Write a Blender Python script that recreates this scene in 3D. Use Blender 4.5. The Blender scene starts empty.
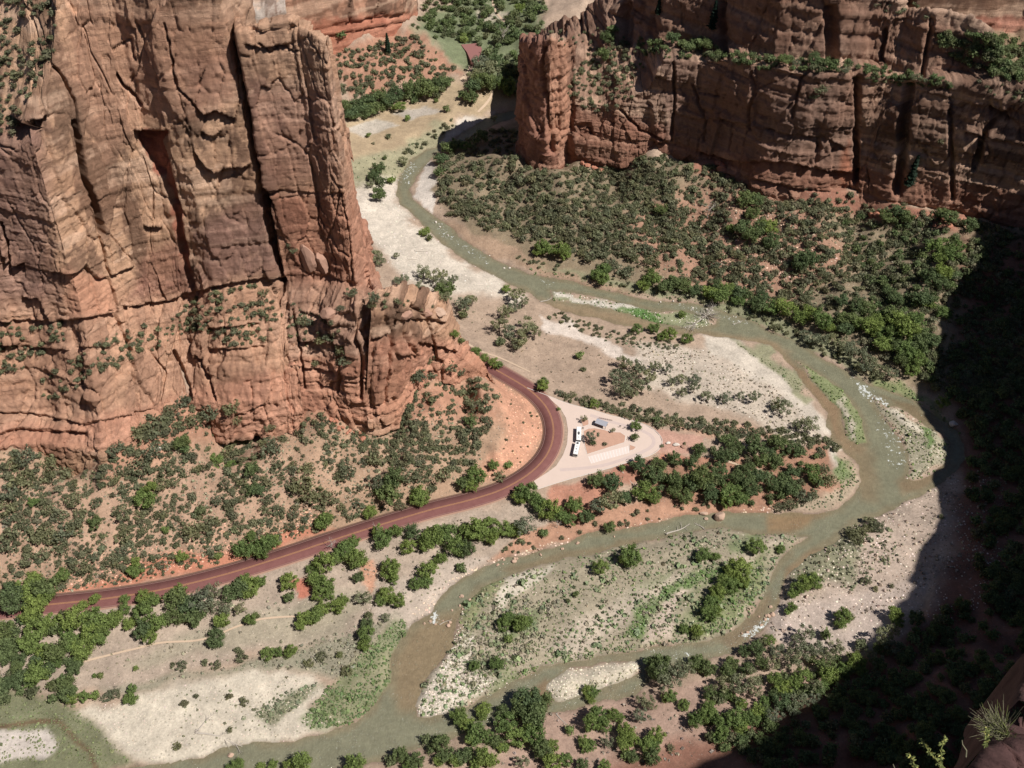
import bpy, math, random, time
import numpy as np
from mathutils import Vector, Matrix
T0 = time.time()
random.seed(7); RNG = np.random.default_rng(11)
C = bpy.context.scene.collection

# ---------------------------------------------------------------- camera and sun
F = 995.0; PITCH = math.radians(47.0); CZ = 430.0
CP, SP = math.cos(PITCH), math.sin(PITCH)
EL, AZ = math.radians(55), math.radians(25.5)          # sun: height, and degrees from +X towards -Y
SUN = np.array([math.cos(EL)*math.cos(AZ), -math.cos(EL)*math.sin(AZ), math.sin(EL)])
K = 1.30                                             # calibration: sunlit photo value -> albedo

def raydir(px, py):
    yv = (384-py)/F
    return ((px-512)/F, CP+yv*SP, -SP+yv*CP)
def at_z(px, py, z):
    dx, dy, dz = raydir(px, py); t = (z-CZ)/dz
    return (dx*t, dy*t, z)
def at_y(px, py, Y):
    dx, dy, dz = raydir(px, py); t = Y/dy
    return (dx*t, Y, CZ+dz*t)
def project(x, y, z):
    d = np.maximum(y*CP-(z-CZ)*SP, 1.0)
    u = y*SP+(z-CZ)*CP
    return 512+F*x/d, 384-F*u/d, d
def lin(c):
    c = np.asarray(c, float)/255
    return np.where(c <= .04045, c/12.92, ((c+.055)/1.055)**2.4)
def alb(c):
    a = lin(c)/K; g = a@np.array([.3, .59, .11]); return a*.85+g*.15

# ---------------------------------------------------------------- noise
def h2(ix, iy, s=0):
    n = (ix.astype(np.int64)*374761393+iy.astype(np.int64)*668265263+s*2147483647) & 0xffffffff
    n = ((n ^ (n >> 13))*1274126177) & 0xffffffff
    n = ((n ^ (n >> 16))*2246822519) & 0xffffffff
    return ((n ^ (n >> 15)) & 0xffffff)/float(0xffffff)
def vn(x, y, s=0):
    ix = np.floor(x); iy = np.floor(y); fx = x-ix; fy = y-iy
    fx = fx*fx*(3-2*fx); fy = fy*fy*(3-2*fy)
    a = h2(ix, iy, s); b = h2(ix+1, iy, s); c = h2(ix, iy+1, s); d = h2(ix+1, iy+1, s)
    return (a*(1-fx)+b*fx)*(1-fy)+(c*(1-fx)+d*fx)*fy
def fbm(x, y, o=4, s=0):
    v = 0; a = .5; t = 0
    for k in range(o):
        v = v+a*vn(x, y, s+k*17); t += a; a *= .5; x = x*2.03+5.1; y = y*2.03+9.7
    return v/t
def worley(x, y, s=0, jit=.8):
    ix = np.floor(x); iy = np.floor(y)
    f1 = np.full(x.shape, 9.); f2 = np.full(x.shape, 9.); cid = np.zeros(x.shape); ex = np.zeros(x.shape); ey = np.zeros(x.shape)
    for a in (-1, 0, 1):
        for b in (-1, 0, 1):
            cx = ix+a; cy = iy+b
            px = cx+.5+jit*(h2(cx, cy, s+1)-.5); py = cy+.5+jit*(h2(cx, cy, s+2)-.5)
            dx = np.abs(x-px); dy = np.abs(y-py)
            d = np.maximum(dx, dy)*.75+.25*(dx+dy)
            cl = d < f1
            f2 = np.where(cl, f1, np.minimum(f2, d))
            cid = np.where(cl, h2(cx, cy, s+3), cid)
            ex = np.where(cl, x-px, ex); ey = np.where(cl, y-py, ey)
            f1 = np.where(cl, d, f1)
    return f1, f2, cid, ex, ey
def ss(a, b, x):
    t = np.clip((x-a)/(b-a), 0, 1); return t*t*(3-2*t)
def sdist(x, y, poly, closed=True):
    """signed distance to polygon (negative inside); unsigned to an open line"""
    P = np.asarray(poly, float); n = len(P)
    d = np.full(x.shape, 1e18); ins = np.zeros(x.shape, bool)
    for i in range(n if closed else n-1):
        a = P[i]; b = P[(i+1) % n]; e = b-a; L = e@e+1e-12
        wx = x-a[0]; wy = y-a[1]
        t = np.clip((wx*e[0]+wy*e[1])/L, 0, 1)
        d = np.minimum(d, (wx-t*e[0])**2+(wy-t*e[1])**2)
        if closed:
            c = ((a[1] > y) != (b[1] > y))
            if abs(e[1]) > 1e-12: ins ^= c & (wx < e[0]*(y-a[1])/e[1])
    d = np.sqrt(d)
    return np.where(ins, -d, d) if closed else d

# ---------------------------------------------------------------- object helpers
def tag(o, label=None, cat=None, group=None, kind=None):
    if label: o['label'] = label
    if cat: o['category'] = cat
    if group: o['group'] = group
    if kind: o['kind'] = kind
    return o
def mesh_np(name, V, Fq, mats=(), col=None, smooth=False, extra=None, fmat=None):
    me = bpy.data.meshes.new(name)
    V = np.asarray(V, np.float32); Fq = np.asarray(Fq, np.int32)
    k = Fq.shape[1]
    me.vertices.add(len(V)); me.vertices.foreach_set('co', V.ravel())
    me.loops.add(Fq.size); me.loops.foreach_set('vertex_index', Fq.ravel())
    me.polygons.add(len(Fq)); me.polygons.foreach_set('loop_start', np.arange(0, Fq.size, k, dtype=np.int32))
    if smooth: me.polygons.foreach_set('use_smooth', np.ones(len(Fq), bool))
    for m in mats: me.materials.append(m)
    if fmat is not None: me.polygons.foreach_set('material_index', np.asarray(fmat, np.int32))
    me.update(calc_edges=True)
    if col is not None:
        a = me.color_attributes.new('Col', 'FLOAT_COLOR', 'POINT')
        c4 = np.ones((len(V), 4), np.float32); c4[:, :3] = col
        a.data.foreach_set('color', c4.ravel())
    if extra:
        for nm, arr in extra.items():
            a = me.attributes.new(nm, 'FLOAT', 'POINT'); a.data.foreach_set('value', np.asarray(arr, np.float32))
    return me
def link(name, me, parent=None, loc=None):
    o = bpy.data.objects.new(name, me); C.objects.link(o)
    if parent: o.parent = parent
    if loc is not None: o.location = loc
    return o
def gridfaces(nu, nv):
    i = np.arange(nu-1)[:, None]*nv+np.arange(nv-1)[None, :]
    i = i.ravel()
    return np.stack([i, i+nv, i+nv+1, i+1], 1)
class MB:
    """collects simple shapes into one mesh"""
    def __init__(s): s.v = []; s.f = []
    def add(s, v, f):
        n = len(s.v); s.v += [tuple(p) for p in v]; s.f += [tuple(i+n for i in q) for q in f]; return s
    def box(s, x0, x1, y0, y1, z0, z1, ch=0.0):
        if ch <= 0:
            v = [(x, y, z) for z in (z0, z1) for y in (y0, y1) for x in (x0, x1)]
            return s.add(v, [(0, 2, 3, 1), (4, 5, 7, 6), (0, 1, 5, 4), (2, 6, 7, 3), (0, 4, 6, 2), (1, 3, 7, 5)])
        rings = []
        for z, c in ((z0, ch), (z0+ch, 0), (z1-ch, 0), (z1, ch)):
            r = []
            for (cx, cy) in ((x0, y0), (x1, y0), (x1, y1), (x0, y1)):
                sx = 1 if cx == x0 else -1; sy = 1 if cy == y0 else -1
                a = (cx+sx*(c+ch), cy+sy*c, z); b = (cx+sx*c, cy+sy*(c+ch), z)
                r += ([b, a] if (sx*sy > 0) else [a, b])
            rings.append(r)
        v = [p for r in rings for p in r]; f = []
        for k in range(3):
            for i in range(8):
                j = (i+1) % 8; f.append((k*8+i, k*8+j, k*8+8+j, k*8+8+i))
        f += [tuple(reversed(range(8))), tuple(range(24, 32))]
        return s.add(v, f)
    def cyl(s, a, b, r0, r1=None, n=10):
        r1 = r0 if r1 is None else r1
        a = Vector(a); b = Vector(b); d = (b-a).normalized()
        u = d.orthogonal().normalized(); w = d.cross(u)
        v = []
        for (p, r) in ((a, r0), (b, r1)):
            for i in range(n):
                t = 2*math.pi*i/n; v.append(p+u*math.cos(t)*r+w*math.sin(t)*r)
        f = [(i, (i+1) % n, n+(i+1) % n, n+i) for i in range(n)]+[tuple(reversed(range(n))), tuple(range(n, 2*n))]
        return s.add(v, f)
    def tube(s, pts, rads, n=7):
        pts = [Vector(p) for p in pts]; v = []; f = []
        for i, p in enumerate(pts):
            d = (pts[min(i+1, len(pts)-1)]-pts[max(i-1, 0)]).normalized()
            u = d.cross(Vector((.3, .2, 1))); u = u.normalized() if u.length > 1e-4 else d.orthogonal().normalized(); w = d.cross(u)
            for k in range(n):
                t = 2*math.pi*k/n; v.append(p+(u*math.cos(t)+w*math.sin(t))*rads[i])
        for i in range(len(pts)-1):
            for k in range(n):
                a = i*n+k; b = i*n+(k+1) % n; f.append((a, b, b+n, a+n))
        f += [tuple(reversed(range(n))), tuple(range((len(pts)-1)*n, len(pts)*n))]
        return s.add(v, f)
    def build(s, name, mat, parent=None, loc=None, smooth=False):
        me = bpy.data.meshes.new(name); me.from_pydata([tuple(p) for p in s.v], [], s.f); me.materials.append(mat); me.update()
        if smooth: me.polygons.foreach_set('use_smooth', [True]*len(me.polygons))
        return link(name, me, parent, loc)

# ---------------------------------------------------------------- materials
def nodemat(name):
    m = bpy.data.materials.new(name); m.use_nodes = True
    nt = m.node_tree; nt.nodes.clear()
    out = nt.nodes.new('ShaderNodeOutputMaterial'); b = nt.nodes.new('ShaderNodeBsdfPrincipled')
    nt.links.new(b.outputs[0], out.inputs[0])
    b.inputs['Specular IOR Level'].default_value = .2
    return m, nt, b
def nd(nt, typ, **kw):
    n = nt.nodes.new(typ)
    for k, v in kw.items():
        if k in n.inputs: n.inputs[k].default_value = v
        else: setattr(n, k, v)
    return n
def noise(nt, scale, detail=6, rough=.6, vec=None, sc=None):
    n = nd(nt, 'ShaderNodeTexNoise', Scale=scale, Detail=detail, Roughness=rough)
    if vec is not None:
        if sc:
            mp = nt.nodes.new('ShaderNodeMapping'); mp.inputs['Scale'].default_value = sc
            nt.links.new(vec, mp.inputs[0]); nt.links.new(mp.outputs[0], n.inputs['Vector'])
        else: nt.links.new(vec, n.inputs['Vector'])
    return n.outputs[0]
def maprange(nt, val, a, b, c, d):
    n = nd(nt, 'ShaderNodeMapRange'); n.inputs[1].default_value = a; n.inputs[2].default_value = b
    n.inputs[3].default_value = c; n.inputs[4].default_value = d; nt.links.new(val, n.inputs[0]); return n.outputs[0]
def mul(nt, col, val):
    n = nt.nodes.new('ShaderNodeMix'); n.data_type = 'RGBA'; n.blend_type = 'MULTIPLY'; n.inputs[0].default_value = 1
    nt.links.new(col, n.inputs[6]); nt.links.new(val, n.inputs[7]); return n.outputs[2]
def mixc(nt, fac, a, b, blend='MIX'):
    n = nt.nodes.new('ShaderNodeMix'); n.data_type = 'RGBA'; n.blend_type = blend
    if isinstance(fac, float): n.inputs[0].default_value = fac
    else: nt.links.new(fac, n.inputs[0])
    for i, v in ((6, a), (7, b)):
        if isinstance(v, (tuple, list, np.ndarray)): n.inputs[i].default_value = (*[float(q) for q in v][:3], 1)
        else: nt.links.new(v, n.inputs[i])
    return n.outputs[2]
def attr(nt, name, out='Color'):
    return nd(nt, 'ShaderNodeAttribute', attribute_name=name).outputs[out]
def bump(nt, b, h, strength, dist):
    n = nd(nt, 'ShaderNodeBump', Strength=strength, Distance=dist); nt.links.new(h, n.inputs['Height']); nt.links.new(n.outputs[0], b.inputs['Normal'])

def make_terrain_mat():
    m, nt, b = nodemat('ground_soil'); pos = nt.nodes.new('ShaderNodeTexCoord').outputs['Object']
    col = attr(nt, 'Col')
    n1 = noise(nt, .06, 8, .7, pos); n2 = noise(nt, .9, 5, .75, pos); n3 = noise(nt, .25, 4, .6, pos)
    c = mul(nt, col, maprange(nt, n1, .3, .7, .76, 1.2))
    c = mul(nt, c, maprange(nt, n2, .3, .7, .78, 1.18))
    c = mul(nt, c, maprange(nt, n3, .3, .7, .86, 1.12))
    rough = attr(nt, 'grit', 'Fac')
    v = nd(nt, 'ShaderNodeTexVoronoi', Scale=.62); nt.links.new(pos, v.inputs['Vector'])
    sp = maprange(nt, v.outputs['Distance'], .12, .34, 1.0, 0.0)
    v2 = nd(nt, 'ShaderNodeTexVoronoi', Scale=.62); nt.links.new(pos, v2.inputs['Vector'])
    sel = nd(nt, 'ShaderNodeSeparateColor'); nt.links.new(v2.outputs['Color'], sel.inputs[0])
    on = maprange(nt, sel.outputs[0], .45, .6, 0, 1)
    f = nd(nt, 'ShaderNodeMath', operation='MULTIPLY'); nt.links.new(sp, f.inputs[0]); nt.links.new(on, f.inputs[1])
    f2 = nd(nt, 'ShaderNodeMath', operation='MULTIPLY'); nt.links.new(f.outputs[0], f2.inputs[0]); nt.links.new(rough, f2.inputs[1])
    # dark brush / stone speckle where 'grit' is high, pale stones in a second scale
    c = mixc(nt, f2.outputs[0], c, alb((112, 104, 86)))
    v3 = nd(nt, 'ShaderNodeTexVoronoi', Scale=.95); nt.links.new(pos, v3.inputs['Vector'])
    s3 = nd(nt, 'ShaderNodeSeparateColor'); nt.links.new(v3.outputs['Color'], s3.inputs[0])
    g1 = maprange(nt, v3.outputs['Distance'], .1, .3, 1.0, 0.0); g2 = maprange(nt, s3.outputs[1], .7, .8, 0, .8)
    g = nd(nt, 'ShaderNodeMath', operation='MULTIPLY'); nt.links.new(g1, g.inputs[0]); nt.links.new(g2, g.inputs[1])
    gg = nd(nt, 'ShaderNodeMath', operation='MULTIPLY'); nt.links.new(g.outputs[0], gg.inputs[0]); nt.links.new(rough, gg.inputs[1])
    c = mixc(nt, gg.outputs[0], c, alb((222, 208, 192)))
    nt.links.new(c, b.inputs['Base Color']); b.inputs['Roughness'].default_value = .95
    bump(nt, b, n2, .5, .5)
    return m
def make_rock_mat(name, streak=1.0):
    m, nt, b = nodemat(name); pos = nt.nodes.new('ShaderNodeTexCoord').outputs['Object']
    col = attr(nt, 'Col')
    vs = noise(nt, .11, 7, .65, pos, (1, 1, .1)); st = noise(nt, .5, 6, .7, pos, (.14, .14, 1.6)); fine = noise(nt, .8, 8, .75, pos)
    big = noise(nt, .025, 5, .6, pos)
    c = mul(nt, col, maprange(nt, vs, .35, .68, 1.2, 1-.22*streak))
    c = mul(nt, c, maprange(nt, st, .35, .65, .86, 1.14))
    c = mul(nt, c, maprange(nt, fine, .3, .7, .8, 1.2))
    c = mixc(nt, maprange(nt, big, .4, .65, 0, .35), c, alb((164, 110, 78)))
    nt.links.new(c, b.inputs['Base Color']); b.inputs['Roughness'].default_value = .9
    h = nd(nt, 'ShaderNodeMath', operation='ADD'); nt.links.new(st, h.inputs[0]); nt.links.new(fine, h.inputs[1])
    h2_ = nd(nt, 'ShaderNodeMath', operation='ADD'); nt.links.new(h.outputs[0], h2_.inputs[0]); nt.links.new(noise(nt, 2.2, 4, .7, pos), h2_.inputs[1])
    bump(nt, b, h2_.outputs[0], .7, 1.0)
    return m
def leafmat(name, c, var=.4):
    m, nt, b = nodemat(name)
    a = attr(nt, 'shade', 'Fac'); oi = nt.nodes.new('ShaderNodeObjectInfo').outputs['Random']
    c0 = alb(c)
    cc = mixc(nt, maprange(nt, oi, 0, 1, 0, 1), tuple(c0*np.array([.82, .86, .95])), tuple(c0*np.array([1.2, 1.12, 1.0])))
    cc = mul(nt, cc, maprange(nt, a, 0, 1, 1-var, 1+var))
    nt.links.new(cc, b.inputs['Base Color']); b.inputs['Roughness'].default_value = .7
    tr = nt.nodes.new('ShaderNodeBsdfTranslucent'); nt.links.new(cc, tr.inputs[0]); mx = nt.nodes.new('ShaderNodeMixShader'); mx.inputs[0].default_value = .5
    out = [n_ for n_ in nt.nodes if n_.type == 'OUTPUT_MATERIAL'][0]; nt.links.new(b.outputs[0], mx.inputs[1]); nt.links.new(tr.outputs[0], mx.inputs[2]); nt.links.new(mx.outputs[0], out.inputs[0])
    return m
def colmat(name, rough=.8):
    m, nt, b = nodemat(name); nt.links.new(attr(nt, 'Col'), b.inputs['Base Color']); b.inputs['Roughness'].default_value = rough
    return m
def plain(name, c, rough=.6, var=.15, scale=1.5, metal=0, raw=False):
    m, nt, b = nodemat(name); pos = nt.nodes.new('ShaderNodeTexCoord').outputs['Object']
    n = noise(nt, scale, 5, .65, pos); a = np.array(c) if raw else alb(c)
    cc = mixc(nt, n, tuple(a*(1-var)), tuple(a*(1+var)))
    nt.links.new(cc, b.inputs['Base Color']); b.inputs['Roughness'].default_value = rough; b.inputs['Metallic'].default_value = metal
    return m

M_ground = make_terrain_mat()
M_rock = make_rock_mat('sandstone', 1.0)
M_rockR = make_rock_mat('varnished_sandstone', .9)
LEAFG, LEAFB, LEAFD, LEAFC = (152, 176, 88), (132, 152, 94), (162, 168, 128), (148, 152, 112)
M_leafG = leafmat('leaf_bright', LEAFG); M_leafB = leafmat('leaf_dark', LEAFB)
M_leafD = leafmat('leaf_olive', LEAFD); M_leafC = leafmat('leaf_grey', LEAFC); M_leafP = leafmat('needle', (50, 74, 55))
M_leafS = leafmat('leaf_dry', (152, 142, 122))
M_bark = plain('bark', (128, 112, 98), .9); M_dead = plain('dead_wood', (196, 184, 170), .8)
M_veg = colmat('brush')
def scrubmat():
    m, nt, b = nodemat('scrub_leaf'); a_ = attr(nt, 'Col'); nt.links.new(a_, b.inputs['Base Color']); b.inputs['Roughness'].default_value = .75
    tr = nt.nodes.new('ShaderNodeBsdfTranslucent'); nt.links.new(a_, tr.inputs[0]); mx = nt.nodes.new('ShaderNodeMixShader'); mx.inputs[0].default_value = .5
    out = [n_ for n_ in nt.nodes if n_.type == 'OUTPUT_MATERIAL'][0]; nt.links.new(b.outputs[0], mx.inputs[1]); nt.links.new(tr.outputs[0], mx.inputs[2]); nt.links.new(mx.outputs[0], out.inputs[0]); return m
M_scrub = scrubmat()

# ---------------------------------------------------------------- river banks (pixels of the photograph on the water level)
bankB = [(560,98),(535,104),(512,111),(496,114),(476,125),(463,132),(456,140),(441,147),(426,150),(411,160),(403,170),(398,182),(397,196),(400,204),(408,210),(418,220),(431,232),(446,247),(463,259),(486,272),(512,285),(532,293),(541,302),(562,311),(600,319),(617,324),(652,329),(687,336),(700,333),(730,338),(768,344),(783,355),(793,367),(805,384),(818,400),(828,414),(826,426),(833,439),(843,451),(852,458),(860,466),(862,479),(853,496),(838,509),(818,515),(783,513),(768,513),(727,512),(712,513),(687,516),(662,521),(629,529),(587,534),(562,544),(524,556),(506,557),(486,567),(463,577),(451,586),(438,601),(431,613),(411,623),(403,636),(393,651),(390,668),(391,683),(376,703),(356,722),(326,733),(293,741),(256,742),(225,748),(205,757),(175,761),(125,767),(60,790),(-60,815)]
bankA = [(560,106),(535,112),(512,119),(496,124),(481,132),(466,140),(448,148),(436,154),(428,162),(418,175),(410,190),(413,200),(426,210),(436,217),(448,225),(463,239),(478,250),(496,260),(512,267),(527,274),(549,278),(572,281),(594,288),(617,293),(642,299),(667,302),(692,304),(712,308),(729,314),(752,321),(768,331),(793,340),(818,355),(836,365),(856,377),(876,387),(903,396),(925,408),(940,418),(955,430),(965,445),(966,458),(955,470),(943,480),(928,491),(893,509),(878,516),(850,526),(833,544),(805,559),(788,576),(778,603),(768,623),(752,636),(732,653),(712,658),(687,661),(660,674),(632,697),(607,701),(577,708),(554,712),(520,716),(490,724),(460,735),(425,748),(385,760),(345,770),(300,780),(200,812),(-60,850)]
islands = [
 [(549,290),(577,294),(602,299),(632,305),(652,311),(690,312),(702,317),(716,318),(716,325),(690,329),(650,321),(610,309),(575,303),(552,300)],
 [(872,396),(885,405),(898,407),(918,421),(928,427),(943,432),(949,444),(948,461),(933,474),(913,481),(904,478),(910,468),(908,454),(895,434),(885,419),(873,402)],
 [(797,360),(812,369),(828,381),(840,388),(851,402),(862,421),(868,443),(858,445),(846,439),(842,424),(839,410),(828,398),(812,382)],
 [(808,536),(768,534),(752,535),(719,527),(707,529),(672,536),(647,541),(587,555),(562,559),(527,569),(505,577),(485,586),(473,596),(461,611),(456,631),(446,658),(431,673),(418,701),(416,716),(431,718),(446,715),(481,701),(512,683),(542,668),(579,661),(637,651),(652,647),(687,643),(707,641),(732,631),(749,616),(762,598),(768,586),(773,574),(783,556),(798,544)],
 [(549,683),(569,668),(612,663),(639,661),(642,673),(619,683),(599,692),(569,698),(557,701),(547,691)],
]
def wz(poly, z=0): return [at_z(p[0], p[1], z)[:2] for p in poly]
ring = wz(bankB)+wz(bankA)[::-1]; isl = [wz(p) for p in islands]

# ---------------------------------------------------------------- road and stop (level at 7.8 m)
RZ = 7.8
road_px = [(-120,622),(-40,614),(45,605),(110,598),(170,588),(230,573),(285,556),(330,541),(380,525),(430,510),(470,500),(503,489),(530,473),(546,456),(553,438),(552,420),(544,404),(528,389),(505,375),(480,361),(455,346),(425,330),(395,318),(372,300)]
def catmull(P, n=10):
    P = [np.array(p, float) for p in P]; out = []
    for i in range(len(P)-1):
        p0 = P[max(i-1, 0)]; p1 = P[i]; p2 = P[i+1]; p3 = P[min(i+2, len(P)-1)]
        for k in range(n):
            t = k/n
            out.append(.5*((2*p1)+(-p0+p2)*t+(2*p0-5*p1+4*p2-p3)*t*t+(-p0+3*p1-3*p2+p3)*t**3))
    out.append(P[-1]); return np.array(out)
road_w = catmull([at_z(x, y, RZ)[:2] for x, y in road_px], 14)
lot_px = [(527,388),(548,396),(569,404),(592,410),(612,416),(630,420),(645,425),(654,430),(660,436),(662,442),(659,449),(650,455),(637,459),(612,467),(587,474),(562,481),(537,489),(534,481),(548,472),(556,466),(563,455),(567,444),(568,430),(566,418),(560,408),(549,398),(536,393)]
lot_w = [at_z(x, y, RZ)[:2] for x, y in lot_px]
bed1 = [(583,431),(588,428.5),(594,428),(604,429.5),(611,432),(621,432.5),(626,436),(625,442.5),(587,454.5),(584.5,446)]
bed2 = [(629.5,444.5),(636.5,447),(634,450),(629.5,451)]
bed0 = [(580,419),(584,418.5),(589,420),(589,425),(583,427)]

# ---------------------------------------------------------------- terrain height
CT = [(560,380,5),(620,350,4),(700,360,3.5),(780,400,3),(450,340,7),(400,290,8),(400,240,4),(450,290,4),(520,330,4),(830,450,2.5),
 (380,170,5),(370,130,6),(420,120,5),(440,160,3),(470,100,7),(480,60,10),(470,30,12),(500,10,13),(425,28,18),
 (340,110,12),(330,80,30),(345,50,45),(400,50,28),(440,60,14),(405,22,42),(370,100,8),(400,85,10),(380,70,22),(300,30,62),
 (520,255,6),(560,268,3),(600,280,3),(650,290,4),(700,295,4),(750,310,4),(800,330,5),(850,350,5),(900,380,6),(940,410,7),
 (480,150,14),(500,200,14),(550,200,20),(620,220,22),(700,240,22),(780,260,22),(850,290,20),(900,330,16),(960,350,18),(1020,400,20),(1100,400,26),
 (520,140,28),(545,152,34),(600,148,40),(650,145,42),(700,165,42),(760,190,38),(830,205,36),(900,205,36),(960,215,34),(1024,230,34),(1120,250,34),
 (440,165,5),(450,140,8),(480,130,12),(512,124,18),(540,90,22),(560,40,34),(530,70,12),
 (0,615,8),(45,605,8),(150,590,8),(230,572,8),(330,540,8),(430,510,8),(500,490,8),(540,465,8),(555,440,8),(550,410,8),(525,388,8),(485,362,8),(440,338,8),(400,320,8),(-100,620,8),
 (600,430,7.7),(650,440,7.7),(570,460,7.9),(620,412,7.4),(690,445,6.5),(750,470,5),
 (500,440,15),(480,420,24),(488,384,20),(450,400,34),(430,440,30),(400,470,24),(350,500,18),(300,520,15),(250,545,12),(200,560,12),(100,582,13),(0,580,16),
 (400,430,36),(350,440,37),(300,440,38),(250,460,32),(200,500,22),(150,500,24),(100,500,30),(0,500,33),(50,540,22),(-100,520,30),
 (390,402,44),(350,406,46),(300,395,50),(234,412,48),(191,400,50),(156,410,50),(129,430,48),(102,457,45),(43,443,48),(0,447,48),(-100,447,48),
 (420,364,46),(440,360,42),(465,370,28),
 (430,540,5),(350,570,5),(250,610,5),(150,650,3.5),(60,650,4.5),(0,680,3),(300,680,2),(200,700,1.8),(100,720,1.6),(380,620,2.5),(450,560,3),(550,520,5.5),(620,505,5.5),(700,500,5),(740,500,4),(800,500,3),(760,470,5),(820,470,3),
 (600,580,1.8),(700,580,1.8),(650,620,1.8),(480,660,1.4),(550,620,1.8),(760,560,1.5),
 (850,560,3),(820,620,4),(900,540,5),(850,680,8),(750,700,6),(650,720,5),(560,740,4),(500,760,4),(950,560,12),(1000,560,22),(1000,470,20),(950,640,20),(900,740,24),(1000,700,42),(980,500,14),(1060,768,60),(800,768,16),(700,790,10),(300,820,4),(0,800,3),(-100,720,3),(500,850,8)]
ctw = [at_z(*c) for c in CT]
ctw += [(-420,300,50),(-420,180,20),(-400,500,60),(-380,800,60),(-200,1000,60),(50,1050,20),(300,1000,60),(500,900,60),(520,500,60),(450,250,90),(400,100,100),(-300,60,20),(0,40,60),(200,60,110),(-500,1200,80),(600,1200,80)]
ctw += [(30,650,22),(100,640,26),(160,610,24),(220,590,24),(290,575,24),(340,560,30),(120,600,34),(190,575,30),(240,560,30)]
ctw = np.array(ctw)
def tps_fit(P):
    xy = P[:, :2]/100; z = P[:, 2]; n = len(P)
    r2 = ((xy[:, None]-xy[None])**2).sum(-1); Km = np.where(r2 > 0, .5*r2*np.log(r2+1e-20), 0)
    A = np.zeros((n+3, n+3)); A[:n, :n] = Km+np.eye(n)*.012; A[:n, n] = 1; A[:n, n+1:] = xy; A[n, :n] = 1; A[n+1:, :n] = xy.T
    w = np.linalg.solve(A, np.concatenate([z, [0, 0, 0]])); return xy, w
TPX, TPW = tps_fit(ctw)
def tps(x, y):
    sh = x.shape; x = x.ravel()/100; y = y.ravel()/100; out = np.empty(len(x)); n = len(TPX)
    for i in range(0, len(x), 20000):
        a = x[i:i+20000, None]-TPX[None, :, 0]; b = y[i:i+20000, None]-TPX[None, :, 1]; r2 = a*a+b*b
        out[i:i+20000] = (.5*r2*np.log(r2+1e-20))@TPW[:n]+TPW[n]+x[i:i+20000]*TPW[n+1]+y[i:i+20000]*TPW[n+2]
    return np.clip(out, .8, 120).reshape(sh)
def axis(lo, f0, f1, hi, step):
    c = list(np.arange(f0, f1, step)); s = step
    while c[-1] < hi: s *= 1.035; c.append(c[-1]+s)
    s = step; a = []
    x = f0
    while x > lo: s *= 1.06; x -= s; a.append(x)
    return np.array(a[::-1]+c)
gx = axis(-2600, -270, 300, 2600, 1.25); gy = axis(-1500, 165, 640, 4200, 1.25)
GX, GY = np.meshgrid(gx, gy, indexing='ij')
core = (np.abs(GX) < 620) & (GY > 20) & (GY < 1250)
Z = np.full(GX.shape, 40.); Z[core] = tps(GX[core], GY[core])
edge = np.minimum(np.minimum(ss(620, 480, np.abs(GX)), ss(20, 60, GY)), ss(1250, 1100, GY)); Z = Z*edge+55*(1-edge)
slopey = ss(8, 16, Z)
Z += (fbm(GX/45, GY/45, 4, 3)-.5)*(1.0+2.5*slopey)+(fbm(GX/8, GY/8, 4, 5)-.5)*(.7+2.6*slopey)
gul = np.abs(fbm(GX/26+GY/80, GY/70, 3, 9)-.5)
Z -= slopey*np.clip(.06-gul, 0, 1)*20
# ledges of red rock crossing the slopes
led = fbm(GX/30, GY/30, 3, 21)
zz = Z/5+led*1.5; Z += slopey*ss(.5, .62, fbm(GX/38, GY/38, 2, 33))*(np.floor(zz)+ss(.35, .65, zz-np.floor(zz))-zz)*2.4
D_riv = np.full(GX.shape, 60.)
near = (GX > -420) & (GX < 420) & (GY > 60) & (GY < 900)
xr, yr = GX[near], GY[near]
wx = (fbm(xr/7, yr/7, 3, 41)-.5)*3.2; wy = (fbm(xr/7, yr/7, 3, 43)-.5)*3.2
dr = sdist(xr+wx, yr+wy, ring)
for p in isl: dr = np.maximum(dr, -sdist(xr+wx, yr+wy, p))
D_riv[near] = dr
bank = .12+np.clip(D_riv, 0, 1e3)*(.13+.3*fbm(GX/25, GY/25, 2, 51))
Z = np.where(D_riv > 0, np.minimum(Z, bank), -.15+np.maximum(D_riv, -6)*.2)
# road bench
PXg, PYg, Dg = project(GX, GY, Z)
dR = np.full(GX.shape, 99.); nr = (GX > -400) & (GX < 150) & (GY > 150) & (GY < 560)
dR[nr] = sdist(GX[nr], GY[nr], road_w[::5], False)-5.6
dl = np.full(GX.shape, 99.); dl[nr] = sdist(GX[nr], GY[nr], lot_w)
dflat = np.minimum(dR, dl)
Z = np.where(D_riv > 0, np.where(dflat < 12, (RZ-.12)+(Z-(RZ-.12))*ss(1.6, 12, dflat), Z), Z)

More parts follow.
